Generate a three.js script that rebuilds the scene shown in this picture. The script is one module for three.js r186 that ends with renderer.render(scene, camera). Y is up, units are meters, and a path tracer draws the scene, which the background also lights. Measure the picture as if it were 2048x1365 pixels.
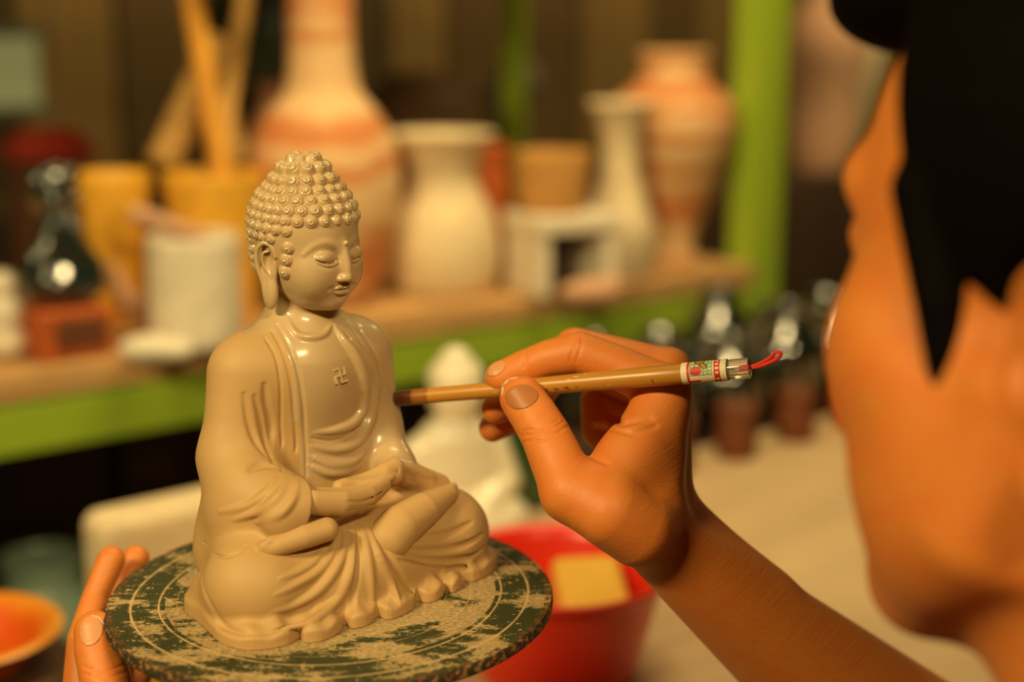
import * as THREE from 'three';
import { RectAreaLightUniformsLib } from 'three/addons/lights/RectAreaLightUniformsLib.js';
import { RoundedBoxGeometry } from 'three/addons/geometries/RoundedBoxGeometry.js';
import { mergeGeometries } from 'three/addons/utils/BufferGeometryUtils.js';
import { ImprovedNoise } from 'three/addons/math/ImprovedNoise.js';

// ---------- camera, exposure, light ----------
const scene = new THREE.Scene();
const renderer = new THREE.WebGLRenderer({ antialias: true });
renderer.toneMapping = THREE.LinearToneMapping;
renderer.toneMappingExposure = 1.32;
renderer.shadowMap.enabled = true;
RectAreaLightUniformsLib.init();
scene.background = new THREE.Color(0x000000);

const EYE = new THREE.Vector3(0, 1.23, 0), PITCH = THREE.MathUtils.degToRad(12.5), FOV = 27;
const camera = new THREE.PerspectiveCamera(FOV, 2048 / 1365, 0.02, 30);
camera.position.copy(EYE);
camera.rotation.set(-PITCH, 0, 0);
camera.filmGauge = 36;
camera.focus = 0.612;
camera.userData.fStop = 3.1;
const FOCAL = 682.5 / Math.tan(THREE.MathUtils.degToRad(FOV / 2));
const LAMP_COLOR = new THREE.Color().setRGB(1.0, 0.76, 0.35);
const LAMPS = [   // position, target, width, height, intensity
  { at: [-0.88, 2.02, 0.36], to: [-0.05, 1.05, -0.62], w: 0.4, h: 0.09, power: 158 },
  { at: [0.42, 1.95, 0.4], to: [-0.05, 1.05, -0.62], w: 0.36, h: 0.1, power: 74 },
  { at: [0.22, 2.25, -1.305], to: [-0.18, 0.95, -1.815], w: 0.9, h: 0.12, power: 29, hood: 0.34 },
  { at: [1.16, 2.2, -2.75], to: [0.85, 1.0, -3.3], w: 0.3, h: 0.1, power: 90 },
];
// ---------- naming and description ----------
const taken = new Map();
function numbered(name) {
  const n = taken.get(name) ?? 0; taken.set(name, n + 1);
  return n ? `${name}_${String(n).padStart(3, '0')}` : name;
}
function describe(o, label, category, group) {
  o.userData.label = label; o.userData.category = category;
  if (group) o.userData.group = group;
  return o;
}
function thing(name, label, category, pos = [0, 0, 0], turn = 0, group) {
  const o = new THREE.Group(); o.name = numbered(name); scene.add(o);
  o.position.set(...pos); o.rotation.y = turn;
  return describe(o, label, category, group);
}
function part(name, geometry, material, parent, label) {
  const m = new THREE.Mesh(geometry, material); m.name = numbered(name);
  m.castShadow = m.receiveShadow = true;
  if (label) m.userData.label = label;
  parent.add(m); return m;
}
function structure(name, geometry, material) { const m = part(name, geometry, material, scene); m.userData.kind = 'structure'; return m; }
// a point seen at a pixel of the 2048 x 1365 frame, at a given distance along the camera axis
const at = (px, py, d) => new THREE.Vector3((px - 1024) / FOCAL * d, -(py - 682.5) / FOCAL * d, -d).applyEuler(camera.rotation).add(EYE);

// ---------- signed distance modelling: operations are joined with smooth minima and meshed with surface nets ----------
const { min, max, abs, sqrt, hypot, sin, cos, PI, floor } = Math;
const clamp = (x, a, b) => x < a ? a : x > b ? b : x;
const rad = (d) => d * PI / 180;
const noise3 = new ImprovedNoise();
function box(list, r) {
  const b = [Infinity, Infinity, Infinity, -Infinity, -Infinity, -Infinity];
  for (const p of list) for (let c = 0; c < 3; c++) { b[c] = min(b[c], p[c] - r); b[c + 3] = max(b[c + 3], p[c] + r); }
  return b;
}
const both = (f) => [f(-1), f(1)];   // one for each side
const arr = (p) => p.isVector3 ? p.toArray() : p;
// chain of tapered capsules through points [x, y, z, r]
function chain(pts, k = 0.3, mode = 'add') {
  const P = pts.map((p) => p.slice()), n = P.length - 1, R = max(...P.map((p) => p[3]));
  const f = (x, y, z) => {
    let best = 1e9;
    for (let i = 0; i < n; i++) {
      const a = P[i], b = P[i + 1], dx = b[0] - a[0], dy = b[1] - a[1], dz = b[2] - a[2], ex = x - a[0], ey = y - a[1], ez = z - a[2];
      const t = clamp((ex * dx + ey * dy + ez * dz) / (dx * dx + dy * dy + dz * dz + 1e-12), 0, 1), gx = ex - dx * t, gy = ey - dy * t, gz = ez - dz * t;
      const d = sqrt(gx * gx + gy * gy + gz * gz) - a[3] - (b[3] - a[3]) * t;
      if (d < best) best = d;
    }
    return best;
  };
  return { b: box(P, R), k, mode, f };
}
const bone = (a, ra, b, rb, k, mode) => chain([[...arr(a).slice(0, 3), ra], [...arr(b).slice(0, 3), rb]], k, mode);
// ellipsoid, optionally turned by Euler angles (degrees)
function egg(c, r, k = 0.3, mode = 'add', turn) {
  const [cx, cy, cz] = arr(c), [rx, ry, rz] = r; let m = null;
  if (turn) m = new THREE.Matrix4().makeRotationFromEuler(new THREE.Euler(...turn.map(rad))).transpose().elements;
  const f = (x, y, z) => {
    let X = x - cx, Y = y - cy, Z = z - cz;
    if (m) { const a = X, b = Y, c2 = Z; X = m[0] * a + m[4] * b + m[8] * c2; Y = m[1] * a + m[5] * b + m[9] * c2; Z = m[2] * a + m[6] * b + m[10] * c2; }
    const k0 = sqrt((X / rx) ** 2 + (Y / ry) ** 2 + (Z / rz) ** 2), k1 = sqrt((X / rx / rx) ** 2 + (Y / ry / ry) ** 2 + (Z / rz / rz) ** 2);
    return k1 < 1e-9 ? -min(rx, ry, rz) : k0 * (k0 - 1) / k1;
  };
  return { b: box([[cx, cy, cz]], turn ? max(rx, ry, rz) : 0).map((v, i) => turn ? v : v + (i < 3 ? -1 : 1) * r[i % 3]), k, mode, f };
}
function custom(b, f, k = 0.1, mode = 'add') { return { b, k, mode, f }; }
// smooth curve through points [x, y, z], radius tapering towards the ends
function rope(pts, r, k, mode = 'add', taper = 0.35, n = 4) {
  const c = new THREE.CatmullRomCurve3(pts.map((p) => new THREE.Vector3(...p))), N = max(3, (pts.length - 1) * n);
  return chain(c.getPoints(N).map((p, i) => [p.x, p.y, p.z, r * (taper + (1 - taper) * Math.pow(sin(PI * clamp(i / N, 0.0, 1)), 0.6))]), k, mode);
}
function evalOps(ops, x, y, z) {
  let d = 1e3;
  for (let i = 0; i < ops.length; i++) {
    const o = ops[i], k = o.k, b = o.b;
    if (o.mode !== 'keep') {   // too far away to matter here
      const L = max(b[0] - x, x - b[3], b[1] - y, y - b[4], b[2] - z, z - b[5]);
      if (L > 0 && (o.mode === 'add' ? L > d + 2 * k : L > 2 * k - d)) continue;
    }
    const e = o.f(x, y, z);
    if (o.mode === 'add') { const h = k - abs(d - e); d = min(d, e) - (h > 0 ? h * h / k * 0.25 : 0); }
    else if (o.mode === 'cut') { const h = k - abs(d + e); d = max(d, -e) + (h > 0 ? h * h / k * 0.25 : 0); }
    else { const h = k - abs(d - e); d = max(d, e) + (h > 0 ? h * h / k * 0.25 : 0); }   // 'keep'
  }
  return d;
}
function sdfMesh(ops, cell, scale = 1, tile = 0.05) {
  const n = 8, B = [Infinity, Infinity, Infinity, -Infinity, -Infinity, -Infinity];
  for (const o of ops) if (o.mode === 'add') for (let c = 0; c < 3; c++) { B[c] = min(B[c], o.b[c] - o.k * 0.3); B[c + 3] = max(B[c + 3], o.b[c + 3] + o.k * 0.3); }
  const O = [0, 1, 2].map((c) => B[c] - 2 * cell), N = [0, 1, 2].map((c) => Math.ceil((B[c + 3] - B[c] + 4 * cell) / cell / n));
  const verts = [], lists = [], ids = new Map(), edges = [], S = N[0] * n + 2, T = N[1] * n + 2, key = (i, j, k) => (k * T + j) * S + i;
  const m = n + 1, F = new Float32Array(m * m * m), size = n * cell, half = size * 0.87;
  for (let bz = 0; bz < N[2]; bz++) for (let by = 0; by < N[1]; by++) for (let bx = 0; bx < N[0]; bx++) {
    const x0 = O[0] + bx * size, y0 = O[1] + by * size, z0 = O[2] + bz * size;
    const act = ops.filter((o) => { const e = o.k * 2 + cell * 2; return o.mode === 'keep' || (o.b[0] - e < x0 + size && o.b[3] + e > x0 && o.b[1] - e < y0 + size && o.b[4] + e > y0 && o.b[2] - e < z0 + size && o.b[5] + e > z0); });
    if (!act.some((o) => o.mode === 'add')) continue;
    if (abs(evalOps(act, x0 + size / 2, y0 + size / 2, z0 + size / 2)) > half * 2.2) continue;
    for (let k = 0, q = 0; k < m; k++) for (let j = 0; j < m; j++) for (let i = 0; i < m; i++, q++) F[q] = evalOps(act, x0 + i * cell, y0 + j * cell, z0 + k * cell);
    for (let k = 0; k < n; k++) for (let j = 0; j < n; j++) for (let i = 0; i < n; i++) {
      const q = (k * m + j) * m + i, v = [F[q], F[q + 1], F[q + m], F[q + m + 1], F[q + m * m], F[q + m * m + 1], F[q + m * m + m], F[q + m * m + m + 1]];
      const I = bx * n + i, J = by * n + j, K = bz * n + k;
      let neg = 0; for (let c = 0; c < 8; c++) if (v[c] < 0) neg++;
      const s0 = v[0] < 0;
      if (s0 !== v[1] < 0) edges.push([I, J, K, 0, s0]);
      if (s0 !== v[2] < 0) edges.push([I, J, K, 1, s0]);
      if (s0 !== v[4] < 0) edges.push([I, J, K, 2, s0]);
      if (neg === 0 || neg === 8) continue;
      let sx = 0, sy = 0, sz = 0, cnt = 0;
      for (let c = 0; c < 8; c++) for (let a = 1; a < 8; a <<= 1) if (!(c & a) && (v[c] < 0) !== (v[c | a] < 0)) {
        const t = v[c] / (v[c] - v[c | a]); sx += (c & 1) + (a === 1 ? t : 0); sy += (c >> 1 & 1) + (a === 2 ? t : 0); sz += (c >> 2) + (a === 4 ? t : 0); cnt++;
      }
      ids.set(key(I, J, K), verts.length / 3); lists.push(act);
      verts.push(x0 + (i + sx / cnt) * cell, y0 + (j + sy / cnt) * cell, z0 + (k + sz / cnt) * cell);
    }
  }
  const index = [];
  for (const [i, j, k, a, s] of edges) {
    const d = a === 0 ? [[0, 0, 0], [0, -1, 0], [0, -1, -1], [0, 0, -1]] : a === 1 ? [[0, 0, 0], [0, 0, -1], [-1, 0, -1], [-1, 0, 0]] : [[0, 0, 0], [-1, 0, 0], [-1, -1, 0], [0, -1, 0]];
    const v = d.map(([p, q, r]) => ids.get(key(i + p, j + q, k + r)));
    if (v.some((x) => x === undefined)) continue;
    if (s) index.push(v[0], v[1], v[2], v[0], v[2], v[3]); else index.push(v[0], v[2], v[1], v[0], v[3], v[2]);
  }
  const count = verts.length / 3, pos = new Float32Array(count * 3), nor = new Float32Array(count * 3), uv = new Float32Array(count * 2), e = cell * 0.35;
  for (let i = 0; i < count; i++) {
    let x = verts[i * 3], y = verts[i * 3 + 1], z = verts[i * 3 + 2]; const L = lists[i]; let gx = 0, gy = 1, gz = 0;
    for (let s = 0; s < 2; s++) {
      gx = evalOps(L, x + e, y, z) - evalOps(L, x - e, y, z); gy = evalOps(L, x, y + e, z) - evalOps(L, x, y - e, z); gz = evalOps(L, x, y, z + e) - evalOps(L, x, y, z - e);
      const g = sqrt(gx * gx + gy * gy + gz * gz) + 1e-9; gx /= g; gy /= g; gz /= g;
      if (s === 0) { const dd = clamp(evalOps(L, x, y, z), -cell * 0.5, cell * 0.5); x -= gx * dd * 0.8; y -= gy * dd * 0.8; z -= gz * dd * 0.8; }
    }
    pos.set([x * scale, y * scale, z * scale], i * 3); nor.set([gx, gy, gz], i * 3);
    uv.set([(x * 0.8 + z * 0.6) * scale / tile, (y + z * 0.25) * scale / tile], i * 2);
  }
  const g = new THREE.BufferGeometry();
  g.setAttribute('position', new THREE.BufferAttribute(pos, 3)); g.setAttribute('normal', new THREE.BufferAttribute(nor, 3)); g.setAttribute('uv', new THREE.BufferAttribute(uv, 2));
  g.setIndex(index); return g;
}
// first surface met from point o along direction d, or null
function march(ops, o, d, far = 60) {
  let t = 0;
  for (let i = 0; i < 300 && t < far; i++) { const v = evalOps(ops, o[0] + d[0] * t, o[1] + d[1] * t, o[2] + d[2] * t); if (v < 0.002) return [o[0] + d[0] * t, o[1] + d[1] * t, o[2] + d[2] * t]; t += v * 0.7; }
  return null;
}
// ---------- textures ----------
function texture(w, h, fn, srgb = false, repeat) {
  const data = new Uint8Array(w * h * 4);
  for (let y = 0, i = 0; y < h; y++) for (let x = 0; x < w; x++, i += 4) { const c = fn(x / w, y / h); data[i] = clamp(c[0], 0, 255); data[i + 1] = clamp(c[1], 0, 255); data[i + 2] = clamp(c[2], 0, 255); data[i + 3] = 255; }
  const t = new THREE.DataTexture(data, w, h); t.wrapS = t.wrapT = THREE.RepeatWrapping; t.magFilter = t.minFilter = THREE.LinearFilter;
  if (srgb) t.colorSpace = THREE.SRGBColorSpace;
  if (repeat) t.repeat.set(...repeat);
  t.needsUpdate = true; return t;
}
// tiling fractal noise in 0..1
function fbm(u, v, f, oct = 4, seed = 0) {
  let s = 0, a = 0.5, n = 0;
  for (let o = 0; o < oct; o++, f *= 2, a *= 0.5) {
    const A = u * 2 * PI, C = v * 2 * PI, R = f / (2 * PI);
    s += a * noise3.noise(cos(A) * R + seed, sin(A) * R + cos(C) * R * 1.0 + seed * 1.7, sin(C) * R + seed * 0.3 + cos(A) * R * 0.31); n += a;
  }
  return 0.5 + 0.5 * s / n;
}
function canvasTexture(w, h, draw) {
  const c = document.createElement('canvas'); c.width = w; c.height = h; draw(c.getContext('2d'), w, h);
  const t = new THREE.CanvasTexture(c); t.colorSpace = THREE.SRGBColorSpace; t.wrapS = THREE.RepeatWrapping; return t;
}
const std = (o) => new THREE.MeshStandardMaterial(o), phys = (o) => new THREE.MeshPhysicalMaterial(o);
const lin = (r, g, b) => new THREE.Color().setRGB(r, g, b);
// lathe with profile [radius, y] rounded by a curve through the points
function lathe(pts, seg = 64, smooth = 6) {
  const c = new THREE.CatmullRomCurve3(pts.map(([r, y]) => new THREE.Vector3(r, y, 0)), false, 'centripetal');
  return new THREE.LatheGeometry(c.getPoints((pts.length - 1) * smooth).map((p) => new THREE.Vector2(max(p.x, 0), p.y)), seg);
}
function lathePoly(pts, seg = 64) { return new THREE.LatheGeometry(pts.map(([r, y]) => new THREE.Vector2(r, y)), seg); }
function moved(g, x = 0, y = 0, z = 0, rx = 0, ry = 0, rz = 0, s = 1) { return g.applyMatrix4(new THREE.Matrix4().compose(new THREE.Vector3(x, y, z), new THREE.Quaternion().setFromEuler(new THREE.Euler(rx, ry, rz)), new THREE.Vector3(s, s, s))); }
const rbox = (w, h, d, r = 0.004, s = 2) => new RoundedBoxGeometry(w, h, d, s, r);
function random(seed) { return () => { seed = (seed + 0x6d2b79f5) | 0; let t = Math.imul(seed ^ (seed >>> 15), 1 | seed); t = (t + Math.imul(t ^ (t >>> 7), 61 | t)) ^ t; return ((t ^ (t >>> 14)) >>> 0) / 4294967296; }; }
const lampGlow = std({ color: 0xffffff, emissive: LAMP_COLOR, emissiveIntensity: 6, roughness: 0.5 });
const lampBody = std({ color: 0xcfccc2, roughness: 0.5 });
LAMPS.forEach((L, i) => {
  const t = thing('batten_lamp', ['batten lamp over the left end of the work table', 'batten lamp above and behind the person', 'batten lamp over the green shelf', 'batten lamp over the dark cabinet'][i], 'lamp', L.at);
  const l = new THREE.RectAreaLight(LAMP_COLOR, L.power, L.w, L.h);
  l.position.set(...L.at); l.lookAt(...L.to); l.translateZ(-0.012); scene.add(l);
  const tray = part('housing', rbox(L.w + 0.06, L.h + 0.05, 0.05, 0.008), lampBody, t), glow = part('diffuser', new THREE.PlaneGeometry(L.w, L.h), lampGlow, t);
  tray.quaternion.copy(l.quaternion); tray.translateZ(0.036); glow.quaternion.copy(l.quaternion); glow.rotateY(PI); glow.translateZ(0.001);
  if (L.hood) { const f = part('hood', rbox(L.w + 0.08, L.hood, 0.006, 0.002), lampBody, t, 'hanging shade on the room side'); f.rotation.y = Math.atan2(L.at[0] - L.to[0], L.at[2] - L.to[2]); f.translateZ(0.1); f.position.y = 0.03 - L.hood / 2; }
  for (const s of [-1, 1]) { const x = new THREE.Vector3(s * L.w * 0.4, 0, 0.05).applyQuaternion(l.quaternion), c = new THREE.CylinderGeometry(0.003, 0.003, 2.795 - L.at[1] - x.y, 8); const m = part('hanger', c, lampBody, t); m.position.set(x.x, x.y + (2.795 - L.at[1] - x.y) / 2, x.z); }
});
// ---------- the room: everything behind stands square to the green shelf, which runs away to the right ----------
const TURN = rad(38), ALONG = new THREE.Vector3(cos(TURN), 0, -sin(TURN)), OUT = new THREE.Vector3(sin(TURN), 0, cos(TURN));
const CORNER = new THREE.Vector3(-0.49, 0, -1.321);
const sp = (s, y, t) => CORNER.clone().addScaledVector(ALONG, s).addScaledVector(OUT, t).setY(y).toArray();   // s along the shelf front, t out from it
{
  const plaster = texture(512, 512, (u, v) => { const n = fbm(u, v, 8, 5, 1) - 0.5, m = fbm(u, v, 60, 2, 4) - 0.5; const k = 1 + n * 0.35 + m * 0.12; return [74 * k, 66 * k, 54 * k]; }, true, [2, 1]);
  const concrete = texture(512, 512, (u, v) => { const n = fbm(u, v, 10, 5, 2) - 0.5, m = fbm(u, v, 80, 2, 9) - 0.5; const k = 1 + n * 0.5 + m * 0.25; return [82 * k, 76 * k, 66 * k]; }, true, [3, 3]);
  const wallMat = std({ map: plaster, roughness: 0.95 });
  const slab = (name, w, h, d, p, mat, turn = TURN) => { const m = structure(name, new THREE.BoxGeometry(w, h, d), mat); m.position.set(...p); m.rotation.y = turn; return m; };
  slab('floor', 7, 0.1, 5.6, sp(1.0, -0.05, 0.6), std({ map: concrete, roughness: 0.9 }));
  slab('ceiling', 7, 0.1, 5.6, sp(1.0, 2.85, 0.6), std({ color: lin(0.12, 0.105, 0.085), roughness: 0.95 }));
  const back = slab('wall_back', 7, 2.8, 0.1, sp(1.0, 1.4, -1.75), std({ color: lin(0.05, 0.035, 0.018), roughness: 0.95 }));
  slab('wall_front', 7, 2.8, 0.1, sp(1.0, 1.4, 3.35), wallMat);
  slab('wall_left', 5.2, 2.8, 0.1, sp(-2.45, 1.4, 0.8), wallMat, TURN + PI / 2);
  slab('wall_right', 5.2, 2.8, 0.1, sp(4.45, 1.4, 0.8), wallMat, TURN + PI / 2);
  // tall dark boards nailed over the back wall
  const rnd = random(3), tones = [[0.22, 0.13, 0.03], [0.13, 0.075, 0.02], [0.27, 0.165, 0.045], [0.09, 0.055, 0.015]].map(([r, g, b]) => {
    const w = texture(64, 256, (u, v) => { const n = noise3.noise(u * 9, v * 3, r * 90) + 0.6 * noise3.noise(u * 40, v * 5, r * 60), k = 1 + n * 0.4; return [255 * Math.pow(r * k, 1 / 2.2), 255 * Math.pow(g * k, 1 / 2.2), 255 * Math.pow(b * k, 1 / 2.2)]; }, true);
    return std({ map: w, roughness: 0.85 });
  });
  const boards = [0.17, 0.21, 0.25].map((w) => new RoundedBoxGeometry(w, 2.6, 0.02, 1, 0.003));
  for (let x = -3.2, i = 0; x < 3.2; i++) { const k = floor(rnd() * 3), w = [0.17, 0.21, 0.25][k]; const b = part('wall_board', boards[k], tones[floor(rnd() * 4)], back); b.position.set(x + w / 2, -0.05 + rnd() * 0.06, 0.06 + rnd() * 0.008); x += w + 0.012; }
}
// ---------- green steel shelf with wooden planks ----------
const SHELF_Y = 0.906;
const grainTex = (base, seed) => texture(512, 128, (u, v) => { const n = noise3.noise(u * 5 + seed, v * 22, seed) * 0.6 + noise3.noise(u * 18, v * 70, seed + 4) * 0.4, d = noise3.noise(u * 11, v * 9, seed + 8), k = 1 + n * 0.28 + (d > 0.3 ? 0.25 : 0); return base.map((c) => c * k); }, true);
{
  const green = std({ color: lin(0.31, 0.45, 0.03), roughness: 0.45, metalness: 0.0 });
  const wood = [[206, 166, 112], [190, 148, 94], [212, 172, 120]].map((c, i) => std({ map: grainTex(c, i * 7 + 1), roughness: 0.8 }));
  const shelf = thing('steel_shelf', 'green painted steel shelf with wooden planks, loaded with pots', 'shelf', sp(0, 0, 0), TURN);
  const LEFT = -0.75, RIGHT = 1.055, W = RIGHT - LEFT, MID = (LEFT + RIGHT) / 2, DEEP = 0.58;
  const L = (len, a, t, vertical) => mergeGeometries(vertical ? [moved(rbox(a, len, t, 0.001, 1), a / 2, 0, 0), moved(rbox(t, len, a, 0.001, 1), 0, 0, -a / 2)] : [moved(rbox(len, a, t, 0.001, 1), 0, -a / 2, 0), moved(rbox(len, t, a, 0.001, 1), 0, 0, -a / 2)]);
  for (const [x, z] of [[LEFT, -0.002], [RIGHT, -0.002], [LEFT, -DEEP], [RIGHT, -DEEP]]) { const p = part('post', L(1.9, 0.05, 0.004, true), green, shelf); p.position.set(x, 0.95, z); p.rotation.y = x === RIGHT ? 0 : 0; if (z < -0.1) p.scale.z = -1; }
  for (const y of [SHELF_Y, 0.42, 1.55]) {
    const f = part('rail', L(W, 0.048, 0.004), green, shelf); f.position.set(MID, y - 0.034, 0.004);
    const b = part('rail', L(W, 0.048, 0.004), green, shelf); b.position.set(MID, y - 0.034, -DEEP); b.rotation.y = PI;
    for (let i = 0; i < 3; i++) { const pl = part('plank', rbox(W - 0.01, 0.03, 0.188, 0.004), wood[(i + 1) % 3], shelf); pl.position.set(MID + (i - 1) * 0.004, y - 0.0155, -0.086 - i * 0.193); }
  }
}
// ---------- work table ----------
const TABLE_Y = 0.78;
{
  const top = thing('work_table', 'cream painted work table with worn streaks, holding the red bowl', 'table', sp(0.735, 0, 0.6), TURN);
  const tex = texture(1024, 512, (u, v) => { const n = fbm(u, v, 9, 5, 3) - 0.5, st = noise3.noise(u * 6, v * 60, 2) * 0.5 + noise3.noise(u * 3, v * 140, 8) * 0.5, k = 1 + n * 0.22 + (st > 0.35 ? -0.12 : 0); return [196 * k, 168 * k, 130 * k]; }, true);
  part('table_top', rbox(1.56, 0.03, 0.62, 0.006), std({ map: tex, roughness: 0.6 }), top).position.set(0, TABLE_Y - 0.015, 0);
  const legMat = std({ color: lin(0.12, 0.08, 0.045), roughness: 0.7 });
  for (const x of [-0.73, 0.73]) for (const z of [-0.27, 0.27]) part('leg', rbox(0.05, TABLE_Y - 0.03, 0.05, 0.004), legMat, top).position.set(x, (TABLE_Y - 0.03) / 2, z);
  for (const z of [-0.27, 0.27]) part('apron', rbox(1.42, 0.08, 0.02, 0.003), legMat, top).position.set(0, TABLE_Y - 0.071, z);
}
// ---------- pots and figures ----------
const hollow = (outer, wall = 0.005, floorY = 0.006) => {   // outer profile [r, y] from foot to rim -> closed pot with an inside
  const c = new THREE.CatmullRomCurve3(outer.map(([r, y]) => new THREE.Vector3(r, y, 0)), false, 'centripetal').getPoints((outer.length - 1) * 7).map((p) => [p.x, p.y]);
  const inner = c.filter(([, y]) => y > floorY).map(([r, y]) => [max(r - wall, 0.001), y]).reverse(), top = c[c.length - 1];
  const g = lathePoly([[0, 0], ...c, [top[0] - wall / 2, top[1] + wall * 0.4], ...inner, [0, floorY]], 56);
  for (let i = 0; i < g.attributes.uv.count; i++) g.attributes.uv.setY(i, g.attributes.position.getY(i) / 0.3);   // bands keep their height in metres
  return g;
};
function pot(name, label, category, p, outer, mat, wall, group) { const t = thing(name, label, category, p, 0, group); part('wall', hollow(outer, wall), mat, t); return t; }
const scaled = (o, w, h) => o.map(([r, y]) => [r * w, y * h]);
const stripes = (bands, seed) => texture(256, 512, (u, v) => {
  const y = v + 0.012 * noise3.noise(cos(u * 2 * PI) * 1.5 + seed, sin(u * 2 * PI) * 1.5, v * 6), n = noise3.noise(cos(u * 2 * PI) * 3, sin(u * 2 * PI) * 3, v * 40 + seed) * 0.5 + noise3.noise(cos(u * 2 * PI) * 9, sin(u * 2 * PI) * 9, v * 90) * 0.3;
  const k = noise3.noise(seed, y * bands, cos(u * 2 * PI) * 0.7 + 3) + n * 0.5;
  const pale = [228, 190, 140], rust = [206, 128, 74], t = clamp(k * 2.4 + 0.15, 0, 1);
  return pale.map((c, i) => c * (1 - t) + rust[i] * t);
}, true);
const speckled = (base, seed, amt = 0.14) => texture(256, 256, (u, v) => { const n = fbm(u, v, 14, 4, seed) - 0.5, k = 1 + n * amt * 2; return base.map((c) => c * k); }, true);
const cream = std({ map: speckled([226, 206, 168], 3), roughness: 0.75 }), whiteClay = std({ map: speckled([232, 222, 200], 5), roughness: 0.7 });
const terra = std({ map: stripes(13, 2), roughness: 0.8 }), terra2 = std({ map: stripes(11, 6), roughness: 0.8 });
const gold = phys({ map: speckled([244, 186, 62], 8, 0.16), roughness: 0.4, clearcoat: 0.3, clearcoatRoughness: 0.3 });
const darkGlaze = phys({ color: lin(0.008, 0.02, 0.015), ior: 2.0, roughness: 0.14, clearcoat: 1, clearcoatRoughness: 0.05 });
const blackGlaze = phys({ color: lin(0.012, 0.016, 0.01), ior: 2.33, roughness: 0.1, clearcoat: 1, clearcoatRoughness: 0.04 });
const celadon = phys({ color: lin(0.32, 0.46, 0.36), roughness: 0.25, clearcoat: 0.6, clearcoatRoughness: 0.12 });
const pinkClay = std({ map: speckled([206, 160, 128], 9), roughness: 0.85 }), orangeClay = std({ map: speckled([196, 96, 34], 12, 0.2), roughness: 0.7 });
const Y = SHELF_Y + 0.0005;

pot('tall_bottle_vase', 'tall banded terracotta bottle vase with a long neck, behind the statue', 'vase', [-0.222, Y, -1.69], [[0.05, 0], [0.062, 0.02], [0.084, 0.09], [0.09, 0.14], [0.085, 0.185], [0.066, 0.222], [0.046, 0.247], [0.04, 0.275], [0.038, 0.33], [0.0385, 0.38], [0.046, 0.41]], terra, 0.007);
pot('bottle_vase', 'smaller pale terracotta vase half hidden left of the tall bottle vase', 'vase', [-0.3, Y, -1.86], [[0.036, 0], [0.05, 0.05], [0.058, 0.12], [0.055, 0.17], [0.036, 0.21], [0.026, 0.235], [0.03, 0.25]], pinkClay, 0.006);
pot('waisted_vase', 'cream waisted vase with a wide rim, right of the tall bottle vase', 'vase', [-0.086, Y, -1.765], [[0.06, 0], [0.068, 0.018], [0.071, 0.05], [0.064, 0.09], [0.047, 0.125], [0.043, 0.145], [0.05, 0.17], [0.066, 0.194]], cream, 0.005);
pot('trumpet_vase', 'slender cream vase with a flared rim in front of the banded jar', 'vase', [0.142, Y, -1.872], [[0.045, 0], [0.05, 0.03], [0.049, 0.06], [0.036, 0.1], [0.025, 0.14], [0.026, 0.18], [0.035, 0.212], [0.045, 0.226]], cream, 0.005);
pot('banded_jar', 'large banded terracotta jar with broad shoulders beside the green post', 'jar', [0.222, Y, -1.985], [[0.038, 0], [0.034, 0.02], [0.04, 0.05], [0.062, 0.11], [0.083, 0.165], [0.088, 0.195], [0.08, 0.225], [0.054, 0.245], [0.047, 0.26], [0.046, 0.28], [0.05, 0.289]], terra2, 0.006);
// pot on a small plaster stand
{
  const t = thing('plaster_stand', 'low white plaster stand with an open front, on the shelf', 'stand', [0.062, Y, -1.76], TURN - 0.2);
  part('top', rbox(0.118, 0.022, 0.1, 0.004), whiteClay, t).position.y = 0.088;
  for (const s of [-1, 1]) part('side', rbox(0.018, 0.078, 0.09, 0.003), whiteClay, t).position.set(s * 0.047, 0.039, 0);
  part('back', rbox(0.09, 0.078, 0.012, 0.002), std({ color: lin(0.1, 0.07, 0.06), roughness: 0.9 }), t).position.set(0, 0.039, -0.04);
  const g = sdfMesh([egg([0, 1.2, 0], [4.2, 1.5, 2.2], 0.5), egg([1.8, 1.6, 0.6], [1.8, 1.6, 1.4], 0.6), custom([-9, -5, -9, 9, 0, 9], (x, y) => y, 0.05, 'cut')], 0.3, 0.01);
  const l = thing('clay_lump', 'pale lump of clay under the plaster stand', 'clay', [0.098, Y, -1.685], 0.3); part('lump', g, pinkClay, l);
}
pot('tan_bowl', 'tan straight-sided pot standing on the plaster stand', 'pot', [0.05, Y + 0.0995, -1.76], [[0.036, 0], [0.042, 0.012], [0.046, 0.04], [0.048, 0.072]], std({ map: speckled([198, 146, 78], 15), roughness: 0.8 }), 0.005);
pot('orange_cup', 'small orange clay cup between the waisted vase and the plaster stand', 'cup', [-0.035, Y, -1.86], [[0.026, 0], [0.031, 0.05], [0.034, 0.11], [0.03, 0.15], [0.033, 0.17]], orangeClay, 0.004);
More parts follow.
